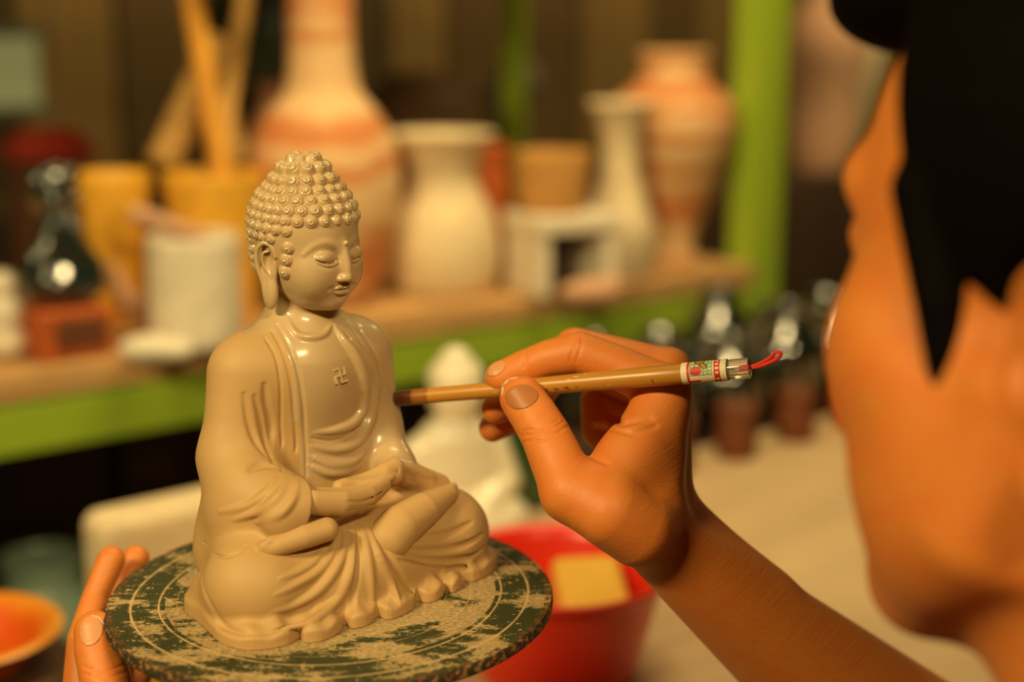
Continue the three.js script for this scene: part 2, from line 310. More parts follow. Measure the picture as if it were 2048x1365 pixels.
// white cylinder with a stick laid across
pot('white_cylinder', 'plain white cylinder pot left of the statue', 'pot', [-0.33, Y, -1.455], [[0.046, 0], [0.0475, 0.004], [0.0475, 0.06], [0.047, 0.112]], whiteClay, 0.005);
{
  const st = thing('pale_stick', 'pale rounded stick lying across the rim of the white cylinder', 'stick', [-0.352, Y + 0.123, -1.452], 0.55);
  part('stick', moved(new THREE.CapsuleGeometry(0.0095, 0.07, 8, 18), 0, 0, 0, 0, 0, rad(66)), pinkClay, st);
  const k = sdfMesh([egg([0, 1.1, 0], [3.0, 1.4, 2.0], 0.4), egg([2.6, 0.9, 0.5], [1.8, 1.1, 1.5], 0.5), custom([-9, -5, -9, 9, 0, 9], (x, y) => y, 0.05, 'cut')], 0.25, 0.01);
  const l = thing('clay_lump', 'whitish lump of clay at the foot of the white cylinder', 'clay', [-0.36, Y, -1.378], 0.2); part('lump', k, whiteClay, l);
}
pot('gold_bucket', 'large yellow bucket behind the white cylinder, holding canes', 'bucket', [-0.332, Y, -1.583], [[0.038, 0], [0.04, 0.01], [0.047, 0.09], [0.055, 0.15], [0.057, 0.163]], gold, 0.004);
pot('gold_vase', 'narrow yellow vase left of the large yellow bucket', 'vase', [-0.44, Y, -1.567], [[0.024, 0], [0.026, 0.02], [0.03, 0.08], [0.038, 0.14], [0.041, 0.165]], gold, 0.004);
// canes and slats leaning in the bucket
{
  const slat = std({ map: grainTex([206, 164, 92], 21), roughness: 0.75 }), slat2 = std({ map: grainTex([214, 150, 50], 26), roughness: 0.75 });
  const lean = (label, a, b, w, m) => { const A = at(...a), B = at(...b), t = thing('bamboo_cane', label, 'cane', A.toArray(), 0, 'canes in the yellow bucket'), d = B.clone().sub(A), l = d.length(); t.quaternion.setFromUnitVectors(new THREE.Vector3(0, 1, 0), d.normalize());
    const n = 5, pts = [[0, 0]]; for (let i = 0; i < n; i++) { const y = l * i / n; pts.push([w, y], [w, y + l / n - 0.006], [w * 1.12, y + l / n - 0.003]); } pts.push([w, l], [0, l]);
    part('stem', lathePoly(pts, 16), m, t); };
  lean('thick bamboo cane leaning left out of the yellow bucket', [455, 430, 1.585], [375, -60, 1.57], 0.0115, slat2);
  lean('bamboo cane leaning right out of the yellow bucket', [418, 420, 1.6], [500, -60, 1.69], 0.011, slat);
  lean('short pale cane slanting down left of the crossed canes', [440, 80, 1.7], [325, 330, 1.67], 0.02, slat);
  lean('short pale cane slanting down right of the crossed canes', [430, 150, 1.75], [480, 335, 1.72], 0.015, slat);
}
// dark green glazed bust on a wooden block
{
  const B = [-0.45, Y, -1.402], blk = thing('wooden_block', 'orange brown wooden block under the dark green figure', 'block', B, TURN);
  const bt = std({ map: grainTex([176, 84, 30], 31), roughness: 0.6 });
  part('block', rbox(0.075, 0.05, 0.06, 0.004), bt, blk).position.y = 0.025; part('front_panel', rbox(0.05, 0.03, 0.004, 0.001), std({ color: lin(0.12, 0.035, 0.01), roughness: 0.7 }), blk).position.set(0.004, 0.025, 0.031);
  const ops = [egg([0, 2.2, 0], [4.4, 2.4, 2.5], 0.8), egg([0.3, 4.6, 0], [3.0, 3.2, 1.9], 1.0), egg([-0.4, 8.2, 0], [1.7, 2.2, 1.8], 0.8), egg([-0.7, 11.6, 0.2], [2.2, 2.4, 2.2], 0.7), egg([-1.8, 12.7, 0.9], [1.0, 0.9, 1.0], 0.5), egg([0.7, 12.9, 0.6], [1.1, 0.8, 1.0], 0.5), chain([[-0.5, 7, 0.5, 1.1], [-2.6, 5, 1.4, 0.9], [-3.2, 2.5, 1.8, 0.9]], 0.6), chain([[0.6, 6.6, 0.6, 1.1], [3.0, 4.2, 1.2, 0.9], [3.4, 2.4, 1.4, 0.8]], 0.6), egg([-0.5, 10.6, 2.0], [0.7, 0.7, 0.6], 0.4),
    custom([-9, -5, -9, 9, 0, 9], (x, y) => y, 0.05, 'cut')];
  const rnd = random(8); for (let i = 0; i < 40; i++) { const a = rnd() * 6.28, y = 1 + rnd() * 12.5, r = (y < 4 ? 3.4 : y < 7 ? 2 : 1.9); ops.splice(ops.length - 1, 0, egg([-0.2 + cos(a) * r, y, sin(a) * r * 0.7], [0.7, 0.6, 0.7], 0.15)); }
  const f = thing('glazed_figure', 'glossy dark green glazed figure standing on the wooden block', 'figurine', [B[0], B[1] + 0.0505, B[2]], 0.4); part('figure', sdfMesh(ops, 0.22, 0.01), darkGlaze, f);
}
{ // pinkish hand-shaped piece beside it, white figure and red box at the far left
  const g = sdfMesh([chain([[-2.2, 7.4, 0, 0.5], [-1.6, 5.2, 0, 0.9], [-0.6, 3.2, 0.3, 1.2], [1.4, 1.6, 0.4, 1.4], [3.2, 1.2, 0.2, 1.2]], 0.5), custom([-9, -5, -9, 9, 0, 9], (x, y) => y, 0.05, 'cut')], 0.22, 0.01);
  part('piece', g, pinkClay, thing('clay_bird', 'pinkish raw clay bird with a raised neck between the green figure and the yellow vase', 'figurine', [-0.405, Y, -1.5], 0.2));
  part('stack', sdfMesh([egg([0, 1.6, 0], [2.0, 1.7, 1.8], 0.3), egg([0, 4.4, 0], [1.9, 2.2, 1.7], 0.6), egg([0, 7.4, 0], [1.3, 1.4, 1.3], 0.4), custom([-9, -5, -9, 9, 0, 9], (x, y) => y, 0.05, 'cut')], 0.22, 0.01), whiteClay, thing('white_figure', 'small white figure at the left edge of the shelf', 'figurine', [-0.505, Y, -1.385], 0.3));
  const rb = thing('lacquer_house', 'red lacquered model house with a flared roof behind the green figure', 'model', [-0.56, Y, -1.72], TURN), red = std({ color: lin(0.24, 0.018, 0.008), roughness: 0.6 });
  part('house', rbox(0.075, 0.17, 0.065, 0.004), std({ color: lin(0.09, 0.03, 0.012), roughness: 0.7 }), rb).position.y = 0.085;
  const roof = new THREE.CylinderGeometry(0.04, 0.07, 0.032, 4, 1); roof.rotateY(PI / 4); part('roof', roof, red, rb).position.y = 0.187;
}
// ---------- behind and below the shelf ----------
{
  const rocks = (label, p, turn, seed, sc, mat) => { const rnd = random(seed), ops = []; for (let i = 0; i < 7; i++) ops.push(egg([(rnd() - 0.5) * 7, 2 + i * 2.2, (rnd() - 0.5) * 4], [2 + rnd() * 1.6, 1.6 + rnd() * 1.2, 2 + rnd()], 0.5)); ops.push(custom([-20, -9, -20, 20, 0, 20], (x, y) => y, 0.05, 'cut'));
    part('stone', sdfMesh(ops, 0.35, 0.01 * sc), mat, thing('scholar_stone', label, 'stone', p, turn)); };
  // low dark cabinet behind the shelf that carries tall things
  const cab = thing('low_cabinet', 'dark low cabinet behind the green shelf', 'cabinet', sp(1.25, 0, -0.95), TURN), dk = std({ map: grainTex([64, 42, 22], 41), roughness: 0.8 });
  part('carcass', rbox(2.9, 0.9, 0.42, 0.006), dk, cab).position.y = 0.45;
  for (let i = 0; i < 5; i++) part('door', rbox(0.54, 0.8, 0.016, 0.004), dk, cab).position.set(-1.14 + i * 0.57, 0.45, 0.216);
  const CY = 0.9005, grey = std({ map: speckled([120, 108, 88], 22, 0.35), roughness: 0.9 });
  rocks('grey brown upright stone on the dark cabinet', sp(1.3, CY, -0.86), 0.3, 7, 1.5, grey);
  pot('pink_vase', 'tall pinkish bottle vase right of the green post', 'vase', sp(2.17, CY, -0.82), [[0.06, 0], [0.07, 0.04], [0.078, 0.16], [0.098, 0.28], [0.09, 0.33], [0.058, 0.39], [0.044, 0.45], [0.05, 0.5]], pinkClay, 0.006);
  pot('cream_urn', 'broad cream urn beside the pinkish bottle vase', 'urn', sp(2.4, CY, -0.98), [[0.06, 0], [0.09, 0.1], [0.12, 0.26], [0.11, 0.36], [0.08, 0.41], [0.09, 0.44]], cream, 0.006);
  const pale = thing('leaning_board', 'pale grey green panel propped against the far boards', 'panel', sp(0.42, 1.145, -1.42), TURN);
  part('sheet', rbox(0.3, 0.13, 0.02, 0.004), std({ color: lin(0.5, 0.62, 0.45), roughness: 0.7 }), pale); part('frame', mergeGeometries([moved(rbox(0.34, 0.02, 0.03, 0.003), 0, 0.075, 0), moved(rbox(0.34, 0.02, 0.03, 0.003), 0, -0.075, 0)]), std({ color: lin(0.1, 0.12, 0.08), roughness: 0.7 }), pale);
  for (const s of [-1, 1]) part('bracket', rbox(0.03, 0.03, 0.26, 0.002), std({ color: lin(0.1, 0.12, 0.08), roughness: 0.7 }), pale).position.set(s * 0.12, 0, -0.135);
  pot('teal_jar', 'dark teal glazed tall jar behind the canes', 'jar', sp(0.84, CY, -0.98), [[0.07, 0], [0.09, 0.1], [0.12, 0.3], [0.11, 0.42], [0.07, 0.5], [0.06, 0.54]], phys({ color: lin(0.03, 0.06, 0.045), roughness: 0.3, clearcoat: 0.5 }), 0.006);
  pot('brown_jar', 'wide brown jar in shadow on the cabinet behind the waisted vase', 'jar', sp(1.07, CY, -0.85), [[0.06, 0], [0.08, 0.05], [0.1, 0.12], [0.102, 0.17], [0.09, 0.21], [0.062, 0.235], [0.055, 0.245]], std({ map: speckled([92, 62, 30], 18, 0.3), roughness: 0.7 }), 0.006);
  // green glazed pots on the lower plank and on the floor
  const low = [[-0.42, 0.4205, -0.12, 1.1], [-0.24, 0.4205, -0.2, 0.95], [-0.08, 0.4205, -0.1, 1.05], [0.1, 0.4205, -0.22, 0.9], [0.28, 0.4205, -0.14, 1.0]];
  const shape = [[0.05, 0], [0.07, 0.03], [0.085, 0.1], [0.078, 0.16], [0.05, 0.2], [0.055, 0.23]];
  low.forEach(([s, y, t, k], i) => pot('celadon_pot', ['pale green glazed pot on the lower plank, nearest the left end', 'second pale green pot from the left on the lower plank', 'third pale green pot from the left on the lower plank', 'fourth pale green pot from the left on the lower plank', 'pale green pot on the lower plank nearest the table'][i], 'pot', sp(s, y, t), scaled(shape, k, k), celadon, 0.005, 'green pots on the lower plank'));
  const fl = [[-0.42, 0.32, 1.3], [-0.62, 0.12, 1.2], [-0.3, 0.16, 1.1], [-0.5, 0.5, 1.15]];
  fl.forEach(([s, t, k], i) => pot('floor_jar', ['pale green floor jar beside the stool', 'pale green floor jar furthest left', 'pale green floor jar under the shelf edge', 'pale green floor jar nearest the camera'][i], 'jar', sp(s, 0.0005, t), scaled([[0.07, 0], [0.1, 0.1], [0.13, 0.26], [0.115, 0.4], [0.075, 0.47], [0.085, 0.5]], k, k), celadon, 0.006, 'green jars on the floor'));
  // glossy dark pots crowded behind the table
  const rnd = random(21), rack = thing('pot_rack', 'dark low rack behind the work table, full of glossy black pots', 'rack', sp(1.0, 0, 0.14), TURN);
  for (const y of [0.3, 0.74]) part('board', rbox(0.78, 0.025, 0.25, 0.003), dk, rack).position.set(0, y, 0);
  for (const x of [-0.36, 0.36]) for (const z of [-0.1, 0.1]) part('leg', rbox(0.03, 0.727, 0.03, 0.003), dk, rack).position.set(x, 0.3637, z);
  const gloss = [[0.02, 0], [0.034, 0.012], [0.045, 0.04], [0.041, 0.07], [0.022, 0.09], [0.024, 0.1]];
  for (let i = 0; i < 2; i++) for (let j = 0; j < 7; j++) { const k = 1.0 + rnd() * 0.5;
    const at0 = sp(0.68 + j * 0.107 + (rnd() - 0.5) * 0.008, 0.753, 0.205 - i * 0.12 + (rnd() - 0.5) * 0.008);
    pot('black_pot', `glossy black pot, ${['first', 'second', 'third', 'fourth', 'fifth', 'sixth', 'seventh'][j]} from the left in the ${i ? 'rear' : 'front'} row on the dark rack`, 'pot', at0, scaled(gloss, min(k, 1.06), k), blackGlaze, 0.004, 'glossy pots on the dark rack'); }
}
// ---------- things on the table ----------
{
  const T = TABLE_Y + 0.0005, brownGlaze = std({ map: speckled([112, 56, 20], 44, 0.4), roughness: 0.55 });
  const bowl = thing('red_bowl', 'red plastic bowl with a rolled rim, beside the round board', 'bowl', [0.032, T, -0.942]), redP = phys({ color: lin(0.8, 0.03, 0.008), roughness: 0.35, clearcoat: 0.3, clearcoatRoughness: 0.25 });
  const prof = [[0, 0.003], [0.05, 0.003], [0.052, 0], [0.055, 0.001], [0.064, 0.03], [0.0735, 0.068], [0.078, 0.073], [0.0815, 0.077], [0.0822, 0.0805], [0.08, 0.082], [0.076, 0.0795], [0.0715, 0.072], [0.062, 0.03], [0.053, 0.006], [0, 0.006]];
  part('shell', lathePoly(prof, 96), redP, bowl);
  const sp1 = thing('yellow_sponge', 'yellow rectangular sponge lying in the red bowl', 'sponge', [0.056, T + 0.05, -0.95], 0.12);
  const pores = texture(128, 128, (u, v) => { const n = fbm(u, v, 30, 3, 4); return [n * 255, n * 255, n * 255]; });
  part('sponge', moved(rbox(0.05, 0.032, 0.068, 0.008, 4), 0, 0, 0, rad(16), 0, 0), std({ color: lin(0.72, 0.42, 0.06), roughness: 0.95, bumpMap: pores, bumpScale: 0.001 }), sp1);
  const slab = thing('plaster_slab', 'long cream plaster slab on edge behind the round board', 'slab', [-0.2, T, -1.15], TURN);
  part('slab', rbox(0.33, 0.078, 0.045, 0.014, 5), cream, slab).position.y = 0.039;
  const yel = thing('yellow_tray', 'bright yellow plastic dish under the edge of the round board', 'dish', [-0.238, T, -0.925], 0.2);
  part('dish', hollow([[0.03, 0], [0.036, 0.006], [0.042, 0.022], [0.045, 0.03]], 0.003, 0.004), phys({ color: lin(0.85, 0.56, 0.0), roughness: 0.35 }), yel);
  pot('green_bottle', 'dark green glazed bottle behind the white statuette', 'bottle', [0.015, T, -1.31], [[0.022, 0], [0.026, 0.01], [0.026, 0.05], [0.02, 0.075], [0.011, 0.09], [0.011, 0.11]], phys({ color: lin(0.03, 0.09, 0.02), roughness: 0.3, clearcoat: 0.5 }), 0.003);
  // white seated statuette, cast from the same kind of mould
  const w = thing('white_statuette', 'small white glazed seated statuette behind the red bowl', 'statuette', [-0.046, T, -1.19], rad(20));
  const white = phys({ map: speckled([236, 226, 200], 33, 0.08), roughness: 0.3, clearcoat: 0.5, clearcoatRoughness: 0.2 });
  const figure = [egg([0, 2.2, 0.3], [5.4, 2.3, 3.4], 0.8), egg([0, 5.6, -0.8], [3.7, 4.4, 2.5], 1.2), egg([0, 8.6, -0.8], [2.6, 1.8, 2.0], 1.2), bone([0, 9.4, -0.8], 1.3, [0, 11, -0.6], 1.3, 0.5), egg([0, 12.1, -0.5], [2.1, 2.2, 2.1], 0.4), egg([0, 13.2, -0.7], [2.15, 1.7, 2.1], 0.4), egg([0, 14.7, -0.7], [1.1, 0.9, 1.1], 0.6), ...both((s) => chain([[s * 3.0, 7.6, -0.8, 1.2], [s * 3.8, 4.8, -0.2, 1.2], [s * 1.4, 3.9, 2.2, 0.8]], 0.7)), custom([-9, -5, -9, 9, 0, 9], (x, y) => y, 0.05, 'cut')];
  part('figure', sdfMesh(figure, 0.2, 0.0115), white, w);
  for (const s of [-1, 1]) part('ear', moved(new THREE.SphereGeometry(0.006, 16, 12).scale(0.4, 1.6, 0.8), s * 0.0224, 0.136, -0.006), white, w);
  // terracotta pots along the far edge
  [[0.57, 0.335, 0.6, brownGlaze], [0.66, 0.34, 0.6, brownGlaze], [0.76, 0.335, 0.6, brownGlaze], [0.86, 0.34, 0.75, orangeClay]].forEach(([s, t, k, m], i) => pot('small_pot', ['brown glazed pot at the far table edge, nearest the hand', 'brown glazed pot at the far table edge, second from the hand', 'brown glazed pot at the far table edge, third from the hand', 'orange clay pot at the far table edge, nearest the face'][i], 'pot', sp(s, T, t), scaled([[0.03, 0], [0.036, 0.012], [0.038, 0.05], [0.034, 0.075], [0.04, 0.09]], k, k), m, 0.004, 'small pots at the far table edge'));
}
// stool with an orange dish at the left
{
  const st = thing('round_stool', 'dark round wooden stool carrying the orange dish', 'stool', [-0.4, 0, -0.9]), dk = std({ map: grainTex([70, 44, 24], 51), roughness: 0.7 });
  part('seat', moved(lathePoly([[0, 0], [0.092, 0], [0.097, 0.006], [0.097, 0.018], [0.092, 0.024], [0, 0.024]], 48), 0, 0.776, 0), dk, st);
  for (let i = 0; i < 4; i++) { const a = i * PI / 2 + 0.6; const g = new THREE.CylinderGeometry(0.014, 0.017, 0.785, 14); const l = part('leg', g, dk, st); l.position.set(cos(a) * 0.078, 0.389, sin(a) * 0.078); l.rotation.set(sin(a) * 0.06, 0, -cos(a) * -0.06); }
  const d = thing('orange_dish', 'shallow orange and yellow glazed dish at the left edge', 'dish', [-0.372, 0.8005, -0.9]);
  const glaze = texture(256, 256, (u, v) => { const n = fbm(u, v, 8, 4, 2); const t = clamp((v - 0.062 + (n - 0.5) * 0.06) * 22, 0, 1); return [[206, 84, 18], [226, 160, 50]].reduce((a, b) => a.map((c, i) => c * (1 - t) + b[i] * t)); }, true);
  part('dish', hollow([[0.034, 0], [0.04, 0.004], [0.052, 0.018], [0.061, 0.026], [0.065, 0.028]], 0.008, 0.007), phys({ map: glaze, roughness: 0.35, clearcoat: 0.4 }), d);
}
// ---------- the seated clay figure (centimetres; x to its left, y up, z to its front) ----------
const STATUE_AT = new THREE.Vector3(-0.07356, 0.9808, -0.60409), STATUE_TURN = rad(40);
// torso, arms and folded legs under the robe
const bodyOps = [
  egg([0, 6.0, -3.45], [3.6, 6.2, 2.5], 0.8),
  egg([0, 9.5, -3.1], [3.2, 3.0, 2.5], 0.8),
  bone([-2.6, 10.15, -3.4], 1.4, [2.6, 10.15, -3.4], 1.4, 1.4),
  bone([0, 10.6, -3.5], 2.1, [0, 12.0, -3.45], 1.4, 1.2), bone([0, 12.0, -3.4], 1.35, [0, 13.8, -2.95], 1.35, 0.5),
  bone([-3.1, 9.9, -3.4], 1.5, [-3.85, 6.4, -3.0], 1.5, 0.9), bone([-3.85, 6.2, -3.0], 1.5, [-3.5, 5.0, -0.6], 1.25, 0.9),
  bone([3.1, 9.9, -3.4], 1.5, [3.3, 6.6, -3.0], 1.4, 0.9), bone([3.3, 6.4, -3.0], 1.35, [3.2, 5.0, -0.9], 1.0, 0.8),
  bone([-3.6, 5.0, -0.6], 1.15, [-3.3, 5.0, 1.0], 0.95, 0.6), egg([-3.75, 4.7, 1.0], [1.15, 1.25, 0.95], 0.5), bone([-3.7, 5.1, -0.4], 1.2, [-2.7, 4.85, 1.15], 1.08, 0.5),
  chain([[3.2, 5.2, -1.0, 0.8], [3.2, 4.8, 0.0, 0.68], [4.2, 4.4, 0.3, 0.5], [4.95, 4.1, 0.35, 0.4]], 0.4), bone([3.0, 5.1, -0.8], 0.75, [2.0, 5.2, 0.6], 0.58, 0.5),
  egg([-4.35, 4.2, -1.7], [1.6, 2.6, 2.2], 0.7), egg([4.2, 3.3, -1.2], [1.5, 1.4, 2.0], 0.6),
  egg([0, 2.2, -3.2], [5.9, 4.0, 2.5], 0.9),
  ...both((s) => egg([s * 5.15, 1.65, 0.4], [2.0, 1.95, 2.1], 0.6)),
  ...both((s) => bone([s * 3.2, 2.0, -2.4], 2.0, [s * 4.9, 1.8, 0.2], 1.9, 0.8)),
  bone([-4.6, 1.6, 1.0], 1.5, [0, 1.9, 1.5], 1.4, 0.8), bone([4.6, 1.6, 1.0], 1.5, [0, 1.9, 1.5], 1.4, 0.8),
  egg([0, 1.5, 0.4], [5.4, 2.3, 2.4], 0.8),
];
// scalloped hem spread on the plate: an outline with notches, its crisp rim 6 mm high, rising inwards
const hemLine = [[-6.9, -2.4], [-6.86, -0.89], [-7.15, 0.13], [-7.3, 1.49], [-6.9, 2.71], [-6.04, 3.24], [-5.19, 3.39], [-4.55, 3.1], [-4.65, 3.6], [-4.21, 3.94], [-3.54, 3.94], [-2.84, 3.62], [-2.35, 3.15], [-2.36, 3.72], [-1.73, 3.89], [-1.16, 3.62], [-0.8, 3.3], [-0.71, 3.95], [0.02, 3.99], [0.85, 3.7], [1.5, 3.05],
  [1.65, 3.5], [2.15, 3.64], [2.84, 3.32], [3.1, 2.95], [3.27, 3.42], [3.99, 3.08], [4.4, 2.6], [4.82, 2.95], [6.03, 2.66], [7.2, 1.86], [7.35, 1.2], [7.0, -0.4], [7.0, -2.5], [5.5, -4.3], [3, -5.3], [0, -5.6], [-3, -5.3], [-5.5, -4.2]];
const outline = new THREE.CatmullRomCurve3(hemLine.map(([x, z]) => new THREE.Vector3(x, z, 0)), true, 'centripetal').getPoints(hemLine.length * 3).map((p) => [p.x, p.y]);
function insideDistance(poly, x, y) {
  let d = 1e9, s = 1;
  for (let i = 0, j = poly.length - 1; i < poly.length; j = i++) {
    const a = poly[i], b = poly[j], ex = b[0] - a[0], ey = b[1] - a[1], wx = x - a[0], wy = y - a[1], t = clamp((wx * ex + wy * ey) / (ex * ex + ey * ey + 1e-9), 0, 1), qx = wx - ex * t, qy = wy - ey * t;
    d = min(d, qx * qx + qy * qy);
    const c1 = y >= a[1], c2 = y < b[1], c3 = ex * wy > ey * wx;
    if ((c1 && c2 && c3) || (!c1 && !c2 && !c3)) s = -s;
  }
  return s * sqrt(d);
}
const hemOps = [custom([-7.6, -0.3, -5.9, 7.6, 1.6, 4.1], (x, y, z) => {
  const e = insideDistance(outline, x, z), h = y - 0.55 - 0.5 * clamp(-e, 0, 1.6) - (z < 1 ? 0 : 0.06 * sin(x * 5.5)), k = 0.14, m = k - abs(e - h * 0.9);
  return max(e, h * 0.9) + (m > 0 ? m * m / k * 0.25 : 0);
}, 0.3), egg([-0.4, 1.0, 2.2], [3.2, 1.9, 1.1], 0.5), egg([-6.1, 0.5, -0.8], [0.85, 1.7, 2.2], 0.5)];
// end of the near sleeve: a rounded edge, cut off square, with the hand coming out behind it
const cuffCut = custom([-4.2, 4.0, 0.2, -0.8, 6.3, 3.2], (x, y, z) => max(2.12 - sqrt((x + 4.75) ** 2 + (y - 5.4) ** 2 + (z - 0.75) ** 2), abs(x + 2.5) - 1.7, abs(y - 5.15) - 1.15, abs(z - 1.7) - 1.5), 0.06, 'cut');
const floorCut = custom([-20, -5, -20, 20, 0.02, 20], (x, y) => y, 0.05, 'cut');
const folds = [
  ['cut', 0.07, 0.12, [[-1.82,12.1,-2.44],[-1.83,11.57,-1.76],[-1.76,10.89,-1.25],[-1.69,10.14,-0.99],[-1.57,9.01,-0.93],[-1.42,7.74,-1.09],[-1.35,6.52,-1.14],[-1.39,5.38,-1.11]]],
  ['cut', 0.06, 0.12, [[-2.13,11.9,-2.45],[-2.12,11.21,-1.63],[-2.07,10.4,-1.22],[-1.99,9.47,-1.09],[-1.88,8.42,-1.17],[-1.77,7.47,-1.27],[-1.78,6.57,-1.28],[-2.92,6.15,0.54]]],
  ['cut', 0.05, 0.12, [[-2.54,11.64,-2.33],[-2.45,10.97,-1.64],[-2.43,9.97,-1.32],[-2.39,8.76,-1.38],[-2.36,7.82,-1.51],[-2.36,6.94,-1.48],[-3.36,6.32,0.14]]],
  ['cut', 0.1, 0.25, [[-3.08,9.75,-1.54],[-3.01,8.83,-1.56],[-2.81,7.59,-1.6],[-3.33,6.54,-0.59]]],
  ['cut', 0.09, 0.22, [[-3.49,9.25,-1.68],[-3.29,8.28,-1.63],[-3.2,7.39,-1.5],[-3.25,6.68,-0.93]]],
  ['cut', 0.08, 0.22, [[-3.9,9.39,-1.89],[-3.85,8.36,-1.75],[-3.72,7.49,-1.51],[-3.49,6.8,-0.98]]],
  ['cut', 0.14, 0.3, [[-4.55,6.49,-0.47],[-4.07,6.59,-0.46],[-3.55,6.5,-0.31]]],
  ['add', 0.36, 0.1, [[0.5,11.97,-1.6],[0.74,11.28,-1.16],[1.19,10.49,-0.93],[1.53,9.65,-0.94],[1.71,8.74,-1.09],[1.66,7.92,-1.21],[1.08,7.44,-1.09],[0.08,7.28,-0.98],[-1.01,7.34,-1.09]]],
  ['cut', 0.06, 0.12, [[0.98,11.54,-1.33],[1.56,10.48,-1],[1.97,9.55,-1.08],[2.25,8.27,-1.38],[1.93,7.4,-1.35],[1.02,6.95,-1.07],[-0.12,6.81,-0.96],[-1.07,7.08,-1.07]]],
  ['add', 0.3, 0.14, [[1.28,11.17,-1.25],[2.19,9.97,-1.26],[2.57,9.11,-1.44],[2.57,8.26,-1.54],[2.3,7.24,-1.5],[1.41,6.47,-1.2],[0.23,6.33,-1],[-1.06,6.71,-1.12]]],
  ['add', 0.28, 0.16, [[-1.15,6.25,-1.13],[-0.17,5.71,-0.99],[0.95,5.6,-1.07],[1.99,6.04,-1.27]]],
  ['add', 0.25, 0.16, [[-1.24,5.84,-1.14],[-0.32,5.36,-0.98],[0.59,5.24,-0.99],[1.39,5.28,-1.13]]],
  ['add', 0.17, 0.12, [[-1.4,12.41,-2.39],[-1.29,11.72,-1.64],[-0.82,11.58,-1.34],[-0.17,11.63,-1.27],[0.39,11.94,-1.52]]],
  ['add', 0.17, 0.2, [[-3.88,6.15,0.44],[-4.45,5.73,0.66],[-5.02,5.22,0.27],[-5.77,4.76,-0.94]]],
  ['add', 0.17, 0.2, [[-3.55,6.12,0.82],[-4.27,5.71,1.32],[-4.8,5.1,0.84],[-5.48,4.54,-0.22]]],
  ['add', 0.16, 0.2, [[-3.28,6.04,1.25],[-3.85,5.57,1.75],[-4.39,5.07,1.7],[-4.9,4.5,0.61]]],
  ['cut', 0.06, 0.12, [[-5.88,2.98,-2.43],[-6.42,3.13,-0.52],[-6.42,3.32,0.52],[-6,3.51,0.92],[-5.61,3.7,0.83]]],
  ['add', 0.22, 0.15, [[-1.1,3.63,1.34],[-1.6,3.15,2.17],[-2.39,2.45,2.69],[-3.35,1.68,2.71],[-4.55,1.31,2.62],[-5.46,1.29,2.53]]],
  ['add', 0.19, 0.15, [[-1.72,3.43,1.71],[-2.36,2.93,2.28],[-3.18,2.44,2.48],[-4.31,2.16,2.56],[-5.3,2,2.58]]],
  ['add', 0.16, 0.15, [[-2.4,3.27,1.86],[-3.15,2.82,2.22],[-4.01,2.61,2.34],[-5,2.56,2.43]]],
  ['add', 0.23, 0.15, [[-0.78,3.66,1.37],[-1.33,3.03,2.43],[-1.91,2.13,2.96],[-2.63,1.12,2.97],[-4.21,0.76,3.44],[-5.46,0.69,3.1]]],
  ['cut', 0.09, 0.2, [[-0.69,3.55,1.89],[-1.2,2.96,2.62],[-1.6,2.15,3.07],[-1.89,1.27,3.19],[-2.2,0.67,3.53]]],
  ['add', 0.2, 0.15, [[-0.34,3.67,1.52],[-0.86,2.86,2.75],[-1,1.82,3.2],[-0.99,0.73,3.36]]],
  ['add', 0.2, 0.15, [[-0.14,3.65,1.62],[-0.4,2.65,2.96],[0.03,1.26,3.3],[0.05,0.59,3.84]]],
  ['cut', 0.1, 0.15, [[-0.06,3.62,1.86],[-0.12,2.95,2.83],[0.15,2.23,3.21],[0.8,1.04,3.27],[1.37,0.1,3.21]]],
  ['cut', 0.14, 0.2, [[5.17,2.67,2.39],[3.76,2.47,2.46],[2.38,2.66,2.54],[1.34,2.78,2.68]]],
  ['cut', 0.14, 0.2, [[5.83,1.98,2.45],[4.16,1.79,2.67],[2.55,2.05,2.78],[0.88,2.58,2.95]]],
  ['cut', 0.14, 0.2, [[6,1.24,2.33],[4.4,1.13,2.61],[2.61,1.57,2.84],[0.62,2.5,3.04]]],
  ['cut', 0.12, 0.15, [[5.76,0.69,2.52],[4.38,0.64,2.49],[2.74,1.14,2.77],[0.58,2.23,3.16]]],
  ['cut', 0.07, 0.25, [[-6.76,2.14,-1],[-7.2,1.5,0.34],[-7.03,0.65,1.1],[-6.61,0.7,2.75],[-4.5,0.57,3.1]]],
  ['cut', 0.05, 0.12, [[1.38,11.99,-1.91],[1.88,10.87,-1.3],[2.5,9.6,-1.33]]],
  ['cut', 0.05, 0.12, [[2,11.85,-2.24],[2.44,10.75,-1.52],[3.02,9.25,-1.53]]],
  ['add', 0.2, 0.2, [[2.13,5.73,0.7],[3.32,5.12,0.56],[4.34,4.58,0.71]]],
  ['cut', 0.07, 0.2, [[1.81,5.53,-0.01],[2.1,5.4,1.14],[3.26,4.57,0.66]]],
];
